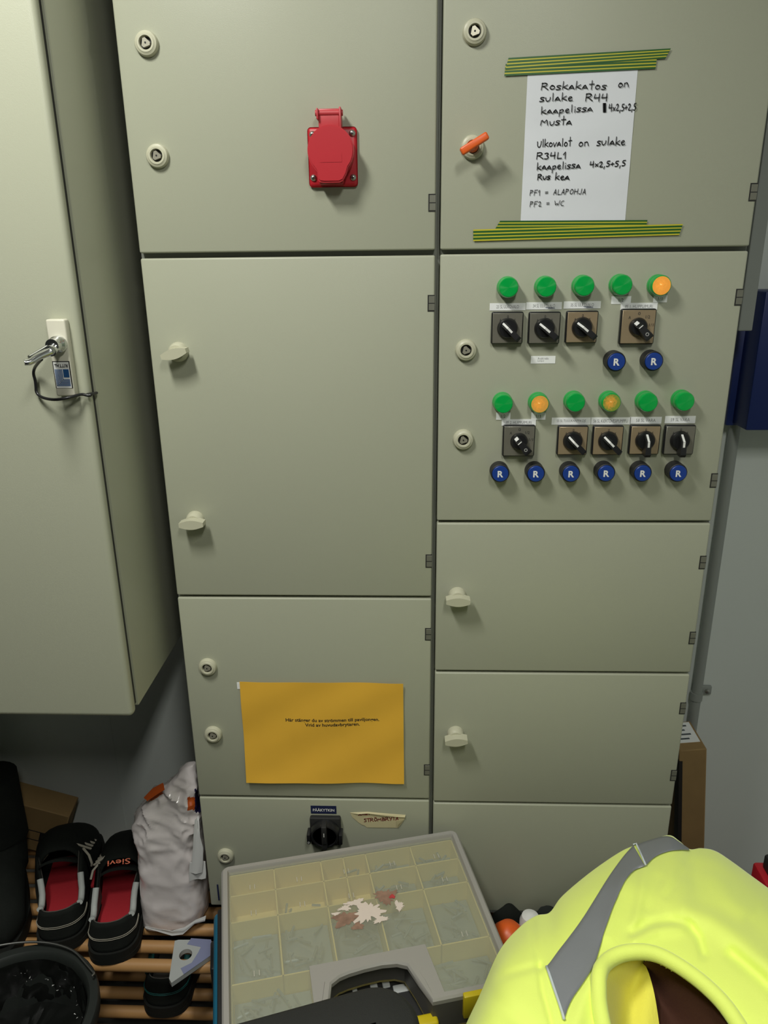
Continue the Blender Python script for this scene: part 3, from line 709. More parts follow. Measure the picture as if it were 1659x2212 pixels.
obj('gap_shade', MB().box((-hw + .0585, -.046, .01), (-hw + .066, -.02, hgt - .02)), M_dark, CB)  # black strip paints in the shade of the gap along the box edge

# ---------------------------------------------------------------- shoe rack
RZ = .29
RK = thing('shoe_rack', (-.2, .1, 0), 'two-tier wooden slatted shoe rack under the cabinets', 'shoe rack')
for tz in (RZ, .10):
    for y in (-.052, -.008, .036, .080, .124, .168, .212, .256):
        obj('slat', MB().lathe([(.0125, -.85), (.0125, .60)], 18, 'x', (0, y, tz - .0125)), M_wood, RK, 40, world=True)
for x in (-.83, .575):
    for y in (-.045, .25):
        obj('leg', MB().box((x - .012, y - .015, 0), (x + .012, y + .015, RZ - .018), .002, 1), M_woodd, RK, 40, world=True)
for x in (-.83, .575):
    for tz in (RZ, .10):
        obj('side_rail', MB().box((x - .010, -.06, tz - .045), (x + .010, .265, tz - .0175), .002, 1), M_woodd, RK, 40, world=True)

# ---------------------------------------------------------------- shoes
def hwid(t): 
    k = [(0, .003), (.006, .013), (.016, .0195), (.03, .0245), (.06, .0295), (.1, .033), (.3, .034), (.5, .042), (.68, .049), (.82, .046), (.92, .036), (.98, .020), (1, .004)]
    for (a, p), (b_, q) in zip(k, k[1:]):
        if a <= t <= b_: return p + (q - p) * (t - a) / (b_ - a)
    return .004
def cen(t, side): return side * .010 * math.sin(math.pi * min(1, max(0, (t - .25) / .75))) 
L_ = .30
def collar(t): return .078 - .020 * math.exp(-((t - .17) / .09) ** 2) + .030 * max(0, (t - .25) / .2)
def shoe(name, loc, rz, label, side, trim, upper=None, group='shoes on the rack', word=True, text_on=True, sc_=(1.42, 1.06, 1.16)):
    t0 = thing(name, loc, label, 'shoe', group, rz); t0.scale = sc_
    up = upper or M_shoe
    # outline from left side, round the heel, to right side
    ts = [.45 * (1 - i / 18) ** 1.9 for i in range(19)]
    ol = [(-hwid(t) + cen(t, side), t * L_, t) for t in ts] + [(hwid(t) + cen(t, side), t * L_, t) for t in ts[::-1]]
    n = len(ol)
    def wall(off, z0):
        def P(i, j):
            x, y, t = ol[i]; v = j / 7; c = collar(t); cx = cen(t, side)
            k = 1 + .10 * math.sin(v * 2.6) - .22 * v
            yy = y + (.012 * v * (1 - t / .3) if t < .3 else 0)
            q = Vector((cx + (x - cx) * k, yy, z0 + (c - z0) * v)); d = Vector((cx - q.x, (.12 - q.y) * .3, 0))
            if d.length > 0: q += d.normalized() * off
            return q
        return P
    P = wall(0, .022); m = MB(); m.grid(P, n, 8)
    # closed front
    def A(i, j):
        t = .42 + .58 * j / 18; a = math.pi * i / 16; w = hwid(t); h = .022 + (.083 * (1 - ((t - .42) / .58) ** 1.25) + .044 * math.sin(math.pi * min(1, ((t - .42) / .58))) * .55 + .018 * (1 - max(0, (t - .9) / .1)))
        ca, sa = math.cos(a), math.sin(a)
        return (cen(t, side) - w * math.copysign(abs(ca) ** .75, ca), t * L_, .022 + (h - .022) * abs(sa) ** .85)
    m.grid(A, 17, 19); u = obj('upper', m, up, t0, 60)
    sd = u.modifiers.new('s', 'SOLIDIFY'); sd.thickness = .003; sd.offset = -1
    Pi = wall(.0045, .030); m = MB(); m.grid(Pi, n, 8); obj('lining', m, M_lining, t0, 60)
    m = MB(); m.prism([(x * .80, .014 + y * .9) for x, y, t in ol], .026, .031, 'z')
    m.prism([(-.037, .12), (.037, .12), (.034, .22), (-.034, .22)], .026, .0305, 'z'); obj('insole', m, M_insole if word else M_lining, t0, 40)
    tt = [.5 + .5 * math.cos(math.pi * i / 40) for i in range(41)]
    so = [(-hwid(t) * 1.10 + cen(t, side), t * (L_ + .008) - .004) for t in tt] + [(hwid(t) * 1.10 + cen(t, side), t * (L_ + .008) - .004) for t in tt[::-1]]
    m = MB(); m.prism(so, 0.0, .010, 'z'); m.prism([(x * .975, y) for x, y in so], .010, .024, 'z'); obj('sole', m, M_sole, t0, 40)
    for rng in ((3, 10), (n - 10, n - 3)):
        obj('collar_trim', MB().tube([P(i, 7) for i in range(*rng)], .0048, 8), trim, t0, 60)
    m = MB()
    for dz in (0, .0035):
        m.tube([P(i, 3.2) * 1.0 + Vector((0, 0, dz)) + (Vector((P(i, 3.2)[0] - cen(.1, side), P(i, 3.2)[1] - .10, 0)).normalized() * .0012) for i in range(6, n - 6)], .0006, 5)
    obj('stitching', m, M_thread if word else trim, t0, 60)
    # tongue
    m = MB()
    def TG(i, j):
        u_ = i / 8 - .5; v = j / 6; return (cen(.45, side) + u_ * .062 * (1 - .12 * v), .150 - .042 * v - .010 * math.cos(u_ * 3), .088 + .030 * v - .05 * u_ * u_ * 4 * .35)
    m.grid(TG, 9, 7, .005, (0, .5, .8)); tg = obj('tongue', m, up, t0, 60)
    if word and text_on:
        m = MB(); text(m, 'Sievi', 0, 0, .033, .010, 0, .01, flip=True)
        M = Matrix.Translation((cen(.45, side), .1165, .1205)) @ Matrix.Rotation(math.radians(-52), 4, 'X')
        m.v = [M @ v for v in m.v]; obj('lettering', m, M_orange, tg)
    m = MB()
    for k in range(4):
        y = .150 + k * .018; z_ = .109 - k * .008
        m.tube([(-.036, y + .004, z_ - .018), (-.015, y, z_ + .003), (.015, y, z_ + .003), (.036, y + .004, z_ - .018)], .0022, 6)
    m.tube([(.026, .148, .100), (.035, .135, .092), (.039, .125, .08), (.037, .13, .07)], .002, 6)
    m.tube([(-.026, .148, .100), (-.036, .14, .09), (-.040, .135, .075)], .002, 6)
    obj('laces', m, M_thread if word else M_shoe, t0, 60)
    return t0
hr = T(252, 2084, RZ); hl = T(150, 2058, RZ)
shoe('work_shoe', (hr.x - .010, hr.y + .004, RZ), math.radians(12), 'black low work shoe with bright red insole, right one of the pair on the rack', 1, M_grey)
shoe('work_shoe', (hl.x - .019, hl.y + .004, RZ), math.radians(15), 'black low work shoe with shadowed red insole, left one of the pair on the rack', -1, M_grey, text_on=False)
lo = T(352, 2205, .10)
shoe('work_shoe', (lo.x, lo.y + .01, .10), math.radians(4), 'dark shoe with teal trim on the lower tier of the rack', 1, M_tealtrim, word=False)

# ---------------------------------------------------------------- black rubber boot, far left
BT = thing('rubber_boot', (-.51, .125, RZ), 'large black boot at the left end of the rack, mostly in shadow', 'boot', None, math.radians(24))
sp_ = smooth_path([Vector(q) for q in [(0, .02, .29), (0, .015, .23), (0, .01, .18), (0, .012, .125), (0, -.02, .088), (0, -.07, .072), (0, -.13, .060), (0, -.175, .052), (0, -.205, .046)]], 2)
def rb_(y, z_): return .064 if z_ > .13 else (.058 if y > -.03 else .052 * max(.15, min(1, (y + .212) / .05)) ** .5)
obj('upper', MB().tube(sp_, [rb_(q.y, q.z) for q in sp_], 24), M_shoe, BT, 60)
m = MB(); m.prism([((.058 if math.sin(k * .2618) < 0 else .05) * math.cos(k * .2618), -.07 + .155 * math.sin(k * .2618)) for k in range(24)], 0, .03, 'z'); obj('sole', m, M_sole, BT, 40)
# coat hanging at the far left
m = MB()
def coat(i, j):
    a = 2 * math.pi * i / 28; v = j / 12; r = .10 + .05 * v
    return (r * math.cos(a) * (1 + .10 * math.sin(a * 5 + v * 2)), .05 * math.sin(a) * (1 + .25 * math.sin(a * 6 + v)), -.70 * v)
m.grid(coat, 28, 13, closed=True)
m.add([coat(i, 0) for i in range(28)], [list(range(28))]); m.add([coat(i, 12) for i in range(28)], [list(range(28))])
o = obj('hanging_coat', m, M_coat, None, 60); o.location = (-.70, .225, 1.12); tag(o, 'black coat hanging on the wall below the grey wall cabinet, at the left picture edge', 'coat')
# tilted carton on the rack
c = F(105, 1775, .20); CX = thing('cardboard_box', (c.x - .035, .235, RZ + .10), 'small brown cardboard box tilted against the wall behind the shoes', 'cardboard box')
CX.rotation_euler = (math.radians(8), math.radians(21), math.radians(4)); CX.location.z = RZ + .1; CX.location.x -= .012
obj('carton', MB().box((-.075, -.03, -.072), (.075, .03, .072), .002, 1), M_card, CX, 40)
m = MB(); m.box((-.045, -.0306, -.035), (.045, -.0298, -.033)); m.box((-.045, -.0306, -.005), (.045, -.0298, -.003)); m.box((.02, -.0306, -.035), (.04, -.0298, -.005)); m.box((.045, -.0306, -.03), (.055, -.0298, -.026)); m.box((.045, -.0306, -.015), (.055, -.0298, -.011))
obj('printed_mark', m, M_ink, CX)

# ---------------------------------------------------------------- white plastic bag
YB = .045
rows = [((313, 2003), (446, 1990), .046), ((309, 1950), (447.5, 1945), .052), ((303, 1870), (442, 1890), .052), ((297, 1810), (437, 1830), .05), ((294, 1775), (433, 1795), .046),
        ((305, 1745), (431, 1765), .042), ((326, 1722), (428, 1735), .036), ((350, 1700), (424, 1708), .028), ((374, 1678), (421, 1682), .02), ((393, 1664), (417, 1660), .010), ((402, 1660), (412, 1658), .004)]
BG = thing('plastic_bag', (-.09, .06, RZ), 'crumpled white and pinkish plastic bag standing on the rack beside the switchboard', 'plastic bag')
def cat(P, x):
    k = max(0, min(len(P) - 2, int(x))); f = x - k; a = P[max(0, k - 1)]; b_ = P[k]; c = P[k + 1]; d = P[min(len(P) - 1, k + 2)]
    return .5 * ((2 * b_) + (c - a) * f + (2 * a - 5 * b_ + 4 * c - d) * f * f + (3 * b_ - a - 3 * c + d) * f ** 3)
RL = [F(*r[0], YB) for r in rows]; RR = [F(*r[1], YB) for r in rows]; RD = [r[2] for r in rows]
dz = RZ + .003 - min(RL[0].z, RR[0].z)
NB, NR = 110, 100
def bagp(i, j):
    x = j / (NR - 1) * (len(rows) - 1); a = 2 * math.pi * i / NB; ca, sa = math.cos(a), math.sin(a)
    l, r, d = cat(RL, x), cat(RR, x), cat(RD, x); ctr = (l + r) / 2; hv = (r - l) / 2
    q = ctr + hv * math.copysign(abs(ca) ** .55, ca) + Vector((0, d * math.copysign(abs(sa) ** .7, sa) + .012, 0))
    k = .25 + .75 * min(1, x / 5)
    dirn = Vector((hv.x * ca, d * sa, 0)).normalized() if hv.length > 0 else Vector((0, -1, 0))
    g = Vector((q.x * .8 + q.z * .5, q.y, q.z * .7 - q.x * .4))
    w = .9 * (.28 - abs(noise.noise(g * 17 + Vector((5, 2, 1))))) + .55 * (.25 - abs(noise.noise(g * 34 + Vector((1, 7, 3))))) + .25 * (.2 - abs(noise.noise(g * 70)))
    amp = .024 * (.22 + .78 * min(1, max(0, x - 1.5) / 3)) * min(1, hv.length / .03)
    q += dirn * amp * w
    q.z += max(0, dz) * max(0, 1 - x / 2)
    return q
m = MB(); m.grid(bagp, NB, NR, closed=True); m.add([bagp(i, 0) for i in range(NB)], [list(range(NB))]); m.add([bagp(i, NR - 1) for i in range(NB)], [list(range(NB))])
for fi, f in enumerate(m.f):
    if len(f) != 4: continue
    c = sum((m.v[k] for k in f), Vector()) / 4; u, v = pix(c)
    if c.y < .06:
        if 322 < u < 352 and v < 1722 + (340 - u) * .6 and v > 1680: m.m[fi] = 1
        elif 405 < u < 421 and 1722 < v < 1750: m.m[fi] = 1
        elif u > 421 and 1705 < v < 1755: m.m[fi] = 2
obj('film', m, [M_bag, M_bago, M_bagb], BG, 35, world=True)
def flap(cs, y0, y1, th=.0006):
    P_ = [F(px, py, y0 + (y1 - y0) * k / max(1, len(cs) - 1)) for k, (px, py) in enumerate(cs)]; return P_
def strip_mesh(m, left, right, y, wob=.002):
    n = len(left); Lp = [F(*q, y) for q in left]; Rp = [F(*q, y) for q in right]
    def P(i, j):
        a = Lp[j].lerp(Rp[j], i / 4); a.y -= wob * math.sin(i * 1.7 + j * 1.1) ; return a
    m.grid(P, 5, n, .0008, (0, -1, 0))
m = MB(); strip_mesh(m, [(421, 1770), (419, 1800), (417, 1835), (414, 1870), (411, 1886)], [(430, 1762), (433, 1805), (439, 1830), (438, 1865), (436, 1886)], -.006)
strip_mesh(m, [(410, 1862), (409, 1880), (410, 1902)], [(444, 1860), (446, 1885), (445, 1896)], -.002)
obj('handle_flap', m, M_bagw, BG, 60, world=True)
m = MB(); strip_mesh(m, [(314, 2004), (345, 2012), (372, 2020), (395, 2018), (420, 1996), (443, 1990)], [(314, 2000), (345, 2006), (372, 2010), (398, 2004), (422, 1988), (445, 1978)], -.002, .001)
obj('bottom_fold', m, M_bagw, BG, 60, world=True)
m = MB(); strip_mesh(m, [(311, 1722), (330, 1702), (352, 1690)], [(318, 1730), (338, 1716), (356, 1705)], .01, .001)
obj('printed_corner', m, M_bago, BG, 60, world=True)

# ---------------------------------------------------------------- organizer on a teal case
OA = math.radians(13.72); OTL = Vector((.0671, -.1164, .600))
EX = Vector((math.cos(OA), math.sin(OA), 0)); EV = Vector((math.sin(OA), -math.cos(OA), 0))
OW, OD, OZ = .4452, .333, .600
CT = thing('tool_case', OTL + EX * .215 + EV * .165 - Vector((0, 0, .600 - RZ)), 'teal plastic tool case on the rack underneath the clear organizer', 'tool case', None, OA)
m = MB(); m.box((-.236, -.155, .0), (.225, .150, .225), .010, 3); obj('body', m, M_teal, CT, 40)
m = MB(); m.box((-.228, -.150, .224), (.218, .145, .2345), .004, 2); obj('lid', m, M_blackm, CT, 40)
for y in (-.09, .09):
    m = MB(); m.box((-.244, y - .03, .12), (-.226, y + .03, .19), .004, 2); obj('latch', m, M_black, CT, 40)
m = MB()
for (px, py, wx, wy) in [(767, 2142, .004, .009), (735, 2158, .011, .004), (808, 2131, .006, .006), (834, 2125, .006, .006), (868, 2133, .014, .007), (885, 2126, .007, .004)]:
    q = T(px, py, RZ + .237) - CT.location; q = Matrix.Rotation(-OA, 3, 'Z') @ q
    m.box((q.x - wx, q.y - wy, .234), (q.x + wx, q.y + wy, .237), .001, 1)
obj('ribs', m, mat('grey_rib', (.55, .57, .57), .6), CT)
OR = thing('parts_organizer', OTL + EX * .2226 + EV * .1665 - Vector((0, 0, .0625)), 'frosted clear-lidded parts organizer with yellow dividers lying in front of the switchboard', 'organizer box', None, OA)
def uv2l(u, v): return (u - OW / 2, OD / 2 - v)            # local x,y of the organizer
hole = [(.150, .333), (.1565, .305), (.1646, .272), (.178, .264), (.1931, .2604), (.218, .2575), (.2464, .2564), (.270, .259), (.2849, .2665), (.2954, .2995), (.3081, .333)]
rc = .014
def arcc(cx, cy, a0, a1): return [(cx + rc * math.cos(math.radians(a0 + (a1 - a0) * k / 6)), cy + rc * math.sin(math.radians(a0 + (a1 - a0) * k / 6))) for k in range(7)]
outer = arcc(rc, rc, 180, 270) + arcc(OW - rc, rc, 270, 360) + arcc(OW - rc, OD - rc, 0, 90) + hole[::-1] + arcc(rc, OD - rc, 90, 180)
def inset_outer(d): 
    n = len(outer); r = []
    for i in range(n):
        a, b_, c = Vector(outer[i - 1]), Vector(outer[i]), Vector(outer[(i + 1) % n]); e = (c - a).normalized(); r.append(tuple(b_ + Vector((-e.y, e.x)) * d))
    return r
o2 = [uv2l(*p) for p in outer]
lid_o2, outer_lid = o2, outer
outer = [(u, v - .0195) if (p_ in hole[1:-1]) else (u, v) for p_ in outer for (u, v) in [p_]]
o2 = [uv2l(*p) for p in outer]
m = MB(); m.prism(o2, .0, .004, 'z'); ob = obj('tray', m, M_tray, OR, 30)
m = MB(); n = len(outer); i2 = [uv2l(*p) for p in inset_outer(.004)]
vs = [(*p, 0.) for p in o2] + [(*p, .0525) for p in o2] + [(*p, 0.) for p in i2] + [(*p, .0525) for p in i2]
m.add(vs, [[i, (i + 1) % n, n + (i + 1) % n, n + i] for i in range(n)] + [[2 * n + i, 2 * n + (i + 1) % n, 3 * n + (i + 1) % n, 3 * n + i] for i in range(n)] + [[n + i, n + (i + 1) % n, 3 * n + (i + 1) % n, 3 * n + i] for i in range(n)])
obj('side_wall', m, mat('tray_side', (.09, .085, .075), .5), OR, 40)
outer, o2 = outer_lid, lid_o2
# dividers
cu = [.0135, .0935, .1795, .2640, .3500, .4315]; rv = [.0135, .061, .117, .2335, .322]
m = MB()
def bar(u0, v0, u1, v1, hgt=.050):
    a = uv2l(u0, v0); b_ = uv2l(u1, v1); t = .0011
    m.box((min(a[0], b_[0]) - t, min(a[1], b_[1]) - t, .003), (max(a[0], b_[0]) + t, max(a[1], b_[1]) + t, hgt))
for v in rv[:4]: bar(cu[0], v, cu[5], v)
bar(cu[0], rv[4], .146, rv[4]); bar(.314, rv[4], cu[5], rv[4])
for k, u in enumerate(cu):
    bar(u, rv[0], u, rv[3] if 0 < k < 5 else rv[4])
bar(.2215, rv[0], .2215, rv[1]); bar(.137, rv[3], .143, rv[4]); bar(.322, rv[3], .322, rv[4]); bar(.2215, rv[1], .2215, rv[2])
obj('dividers', m, M_tray, OR)
# lid: sheet, frosted frame
m = MB(); m.prism([uv2l(*p) for p in inset_outer(.012)], .0555, .0575, 'z'); m.mat(1)
for v in rv[1:4]:
    for a, b_ in zip(cu, cu[1:]):
        if v == rv[3] and .13 < (a + b_) / 2 < .33: continue
        for du in (-.004, .004):
            x, y = uv2l((a + b_) / 2 + du, v - .006); m.box((x - .0007, y - .005, .0574), (x + .0007, y + .005, .0586))
ld = obj('lid', m, [M_lid, mat('frosted_rib', (.62, .60, .52), .35, trans=.4)], OR, 30)
m = MB()
i3 = [uv2l(*p) for p in inset_outer(.0135)]; z0, z1 = .0525, .0625
vs = [(*p, z0) for p in o2] + [(*p, z1 - .003) for p in o2] + [(*p, z1) for p in [uv2l(*q) for q in inset_outer(.003)]] + [(*p, z1) for p in [uv2l(*q) for q in inset_outer(.0105)]] + [(*p, z0 + .004) for p in i3] + [(*p, z0) for p in i3]
fs = []
for k in range(5): fs += [[k * n + i, k * n + (i + 1) % n, (k + 1) * n + (i + 1) % n, (k + 1) * n + i] for i in range(n)]
m.add(vs, fs)
# raised surround of the grip opening
sur = [(.1345, .2345), (.322, .2345), (.322, .326)] + [(u + .004 if u > .2 else u - .004, v) for u, v in [(.3040, .318), (.2994, .2985), (.288, .263)]]
sur = [(.1345, .326), (.1345, .2345), (.322, .2345), (.330, .326), (.3081, .326), (.2954, .2960), (.2849, .2630), (.270, .2555), (.2464, .2525), (.218, .2535), (.1931, .2565), (.178, .260), (.162, .270), (.1545, .303), (.149, .326)]
m.prism([uv2l(*p) for p in sur], .0560, .0605, 'z')
obj('lid_frame', m, M_frame, ld, 40)
m = MB()                                        # remains of a torn label
def blob(cu_, cv_, r, seed, k, sq=1., z=.0577):
    random.seed(seed); pts = []
    for i in range(44):
        a = 2 * math.pi * i / 44; rr = r * random.uniform(.58, 1.05) * (1 + .22 * math.sin(3 * a + seed)); pts.append(uv2l(cu_ + rr * math.cos(a), cv_ + rr * math.sin(a) * sq))
    m.mat(k).prism(pts, z - .0006, z, 'z')
blob(.243, .150, .028, 1, 0, .85, .0580); blob(.204, .156, .026, 2, 1, .6); blob(.281, .125, .022, 3, 1, .75); blob(.226, .127, .018, 4, 0, .4, .0581); blob(.206, .135, .012, 5, 0, .5, .0582); blob(.222, .175, .011, 6, 1, .8); blob(.262, .170, .014, 7, 0, .6, .0583); blob(.298, .150, .008, 8, 0, 1.6, .0582); blob(.190, .143, .009, 9, 0, .4, .0583); blob(.291, .128, .006, 12, 2, .9, .0583)
obj('torn_label', m, [M_torn, M_tornb, M_reds], ld)
m = MB(); x, y = uv2l(.372, .334); m.box((x - .017, y - .006, .020), (x + .017, y + .004, .064), .002, 2); obj('latch', m, M_yp, OR, 40)
m = MB(); a = uv2l(.300, .322); m.box((a[0] - .040, a[1] - .022, .012), (a[0] + .016, a[1] - .002, .030), .005, 3); obj('handle_arm', m, M_yp, OR, 40)
# screws in the bins
random.seed(11); m = MB()
bins = [(cu[i], cu[i + 1], rv[j], rv[j + 1]) for i in range(5) for j in range(3)] + [(cu[0], .137, rv[3], rv[4]), (.322, cu[5], rv[3], rv[4])]
for (u0, u1, v0, v1) in bins:
    cm, vm = (u0 + u1) / 2, (v0 + v1) / 2
    dens = 0 if (vm < .12 and cm < .26) else 20
    if dens == 0 and random.random() < .6: continue
    for k in range(dens or 6):
        cx = random.uniform(u0 + .012, u1 - .012); cy = random.uniform(v0 + .010, v1 - .010); a = random.uniform(0, math.pi); l = random.uniform(.008, .013) * (1.25 if v1 - v0 > .07 else .8)
        du, dv = math.cos(a) * l, math.sin(a) * l; cx = min(max(cx, u0 + abs(du) + .003), u1 - abs(du) - .003); cy = min(max(cy, v0 + abs(dv) + .003), v1 - abs(dv) - .003)
        A = uv2l(cx - du, cy - dv); B = uv2l(cx + du, cy + dv); zz = random.uniform(.008, .030)
        m.tube([(*A, zz), (*B, zz + random.uniform(-.004, .008))], .0022, 5)
    x0_, y0_ = uv2l(u0, v1); x1_, y1_ = uv2l(u1, v0)
    if dens: m.box((x0_ + .003, y0_ + .003, .004), (x1_ - .003, y1_ - .003, .012))
sc = obj('loose_screws', m, M_screw); sc.location = OR.location; sc.rotation_euler = (0, 0, OA); sc['kind'] = 'stuff'
tag(sc, 'loose zinc screws filling the compartments of the clear organizer', 'screws')

# ---------------------------------------------------------------- grey rhombus plate with a hole, on the slats
ZP = RZ + .012
rh = [T(378, 2030, ZP), T(456, 2030, ZP), T(461, 2060, ZP), T(369, 2124, ZP), T(364, 2121, ZP)]
GP = thing('sample_plate', (sum(p.x for p in rh) / 5, sum(p.y for p in rh) / 5, RZ), 'grey pointed plate with a round hole and lilac tape lying on the rack slats', 'plate')
c = GP.location; hc = T(401, 2062, ZP); hr_ = .013
n = 40
ctr = Vector((hc.x - c.x, hc.y - c.y)); op = []
pl2 = [Vector((p.x - c.x, p.y - c.y)) for p in rh]
for i in range(n):                                # outer boundary point in each direction from the hole
    a = 2 * math.pi * i / n; d = Vector((math.cos(a), math.sin(a))); best = .2
    for p, q in zip(pl2, pl2[1:] + pl2[:1]):
        e = q - p; den = d.x * e.y - d.y * e.x
        if abs(den) < 1e-9: continue
        w = p - ctr; t = (w.x * e.y - w.y * e.x) / den; s = (w.x * d.y - w.y * d.x) / den
        if t > 0 and -.001 <= s <= 1.001: best = min(best, t)
    op.append(ctr + d * best)
ip = [ctr + Vector((math.cos(2 * math.pi * i / n), math.sin(2 * math.pi * i / n))) * hr_ for i in range(n)]
m = MB(); vs = [(p.x, p.y, .001) for p in op] + [(p.x, p.y, .012) for p in op] + [(p.x, p.y, .012) for p in ip] + [(p.x, p.y, .001) for p in ip]
fs = []
for k in range(4): fs += [[k * n + i, k * n + (i + 1) % n, ((k + 1) % 4) * n + (i + 1) % n, ((k + 1) % 4) * n + i] for i in range(n)]
m.add(vs, fs); obj('plate', m, M_grill, GP, 40)
tp = [T(*q, ZP) for q in [(404, 2040), (413, 2027), (456, 2030), (461, 2060), (397, 2105), (390, 2092), (414, 2080), (428, 2058), (434, 2046)]]
obj('tape', MB().prism([(p.x - c.x, p.y - c.y) for p in tp], .0118, .0126, 'z'), M_lilac, GP, 40)

# ---------------------------------------------------------------- black bucket
BC = Vector((-.318, -.228, 0)); BR, BZ = .158, .352
BK = thing('bucket', BC, 'round black bucket with wire handle and bin bag at the lower left corner', 'bucket')
m = MB(); nseg = 48
pr = [(.112, .0), (BR - .012, BZ - .03), (BR - .011, BZ - .026), (BR, BZ - .024), (BR + .001, BZ - .006), (BR - .002, BZ), (BR - .016, BZ), (BR - .021, BZ - .006), (BR - .022, BZ - .03), (.108, .006)]
m.lathe(pr, nseg, 'z'); obj('pail', m, M_bucket, BK, 40)
hpth = [T(*q, .365) for q in [(0, 2042), (30, 2037), (70, 2034), (110, 2037), (140, 2045), (163, 2056), (180, 2075), (196, 2094), (204, 2103), (198, 2109)]]
m = MB(); m.tube(smooth_path([p - BC for p in hpth]), .0024, 8)
m.tube([hpth[0] - BC, Vector((-.15, .05, .345)), Vector((-.162, .0, .335))], .0024, 8); obj('wire_handle', m, M_steel, BK, 60)
m = MB()
def bin_(i, j):
    a = 2 * math.pi * i / 90; v = j / 20
    if v < .5: r = (BR - .026) * (1 - .02 * v); z_ = BZ - .012 - v * .22
    else: r = (BR - .026) * (1 - (v - .5) * 1.96); z_ = BZ - .122 + .02 * (v - .5)
    q = Vector((r * math.cos(a), r * math.sin(a), z_)); w = noise.noise(q * 40) * .008 + noise.noise(Vector((a * 9, v * 3, 1))) * .006
    return q + Vector((-math.cos(a), -math.sin(a), .6)) * w * (1 if v > .03 else .3)
m.grid(bin_, 90, 21, closed=True); bb = obj('bin_bag', m, M_binbag, BK, 30); bb['label'] = 'crumpled black bin bag lining the bucket'
random.seed(5); m = MB()
for k in range(34):
    a = random.uniform(-.7, 2.6); r = BR - .030 - random.uniform(0, .02) ; zq = BZ - .02 - random.uniform(.0, .045)
    q = Vector((r * math.cos(a), r * math.sin(a), zq)); s = random.uniform(.002, .006)
    e1 = Vector((random.uniform(-1, 1), random.uniform(-1, 1), random.uniform(-.4, 1))).normalized() * s; e2 = Vector((random.uniform(-1, 1), random.uniform(-1, 1), random.uniform(-.3, .3))).normalized() * s * .4
    m.add([q, q + e1, q + e2, q + Vector((0, 0, -.0008))], [[0, 1, 2], [0, 1, 3], [1, 2, 3], [0, 2, 3]])
fr = obj('white_bits', m, M_bagw, BK); fr['kind'] = 'stuff'  # small white bits scattered round the inside of the bin bag

# ---------------------------------------------------------------- chair with black padding, hoodie over its back
CHA = math.radians(17.7)
CH = thing('office_chair', (.56, -.64, 0), 'black padded chair with the yellow hooded jacket thrown over its back', 'chair')
pa, pb = T(470, 2218, .72), T(880, 2108, .72)
d = (pb - pa).normalized(); nn = Vector((d.y, -d.x, 0))
m = MB(); path = [pa - d * .10, pa, pa.lerp(pb, .5), pb - d * .04]
cs = []
end = T(905, 2200, .72)
# flat rounded pad: stadium outline, rounded in section
w2 = .058
fa, fb = T(490, 2212, .715), T(780, 2133, .715); ax0 = (fb - fa).normalized(); no = Vector((ax0.y, -ax0.x, 0))
ca = fa - ax0 * .12 + no * w2; cb_ = fb + no * w2 + ax0 * .004
ax = (cb_ - ca); ax.z = 0; ln = ax.length; ax.normalize(); sd = Vector((-ax.y, ax.x, 0))
def pad(i, j):
    a = 2 * math.pi * i / 40; ph = -math.pi / 2 + math.pi * j / 10; rr = (w2 - .015) + .015 * math.cos(ph) if 0 < j < 10 else .001
    base = cb_ if math.cos(a) >= 0 else ca
    q = base + ax * (rr * math.cos(a)) + sd * (rr * math.sin(a)); q.z = .705 + .016 * math.sin(ph); return q
m.grid(pad, 40, 11, closed=True); ap = obj('armrest', m, M_pad, CH, 60, world=True)
m = MB(); mid = (ca + cb_) / 2; m.tube([(mid.x, mid.y, .695), (mid.x, mid.y - .005, .60), (mid.x + .02, mid.y - .05, .50), (mid.x + .06, mid.y - .14, .455)], .014, 10); obj('arm_post', m, M_blackm, CH, 60, world=True)
m = MB(); R_ = Matrix.Translation((.40, -.82, .47)) @ Matrix.Rotation(CHA, 4, 'Z'); m.box((-.24, -.24, -.035), (.24, .22, .035), .03, 4, M=R_); obj('seat', m, M_pad, CH, 60, world=True)
m = MB(); R_ = Matrix.Translation((.735, -.60, .66)) @ Matrix.Rotation(CHA, 4, 'Z') ; m.box((-.020, -.16, -.15), (.025, .15, .135), .018, 4, M=R_); obj('backrest', m, M_brown, CH, 60, world=True)
m = MB(); m.tube([(.735, -.60, .55), (.72, -.62, .44), (.60, -.74, .43), (.42, -.82, .43)], .016, 10); obj('back_bar', m, M_blackm, CH, 60, world=True)
m = MB(); m.lathe([(.028, .06), (.028, .44)], 20, 'z', (.40, -.82, 0)); obj('pedestal', m, M_blackm, CH, 40, world=True)
for k in range(5):
    a = math.radians(20 + 72 * k); m = MB(); m.tube([(.40, -.82, .085), (.40 + .29 * math.cos(a), -.82 + .29 * math.sin(a), .05)], [.022, .014], 8)
    m.lathe([(.022, -.012), (.024, 0), (.022, .012)], 16, 'x', (.40 + .29 * math.cos(a), -.82 + .29 * math.sin(a), .0245)); obj('leg', m, M_blackm, CH, 40, world=True)

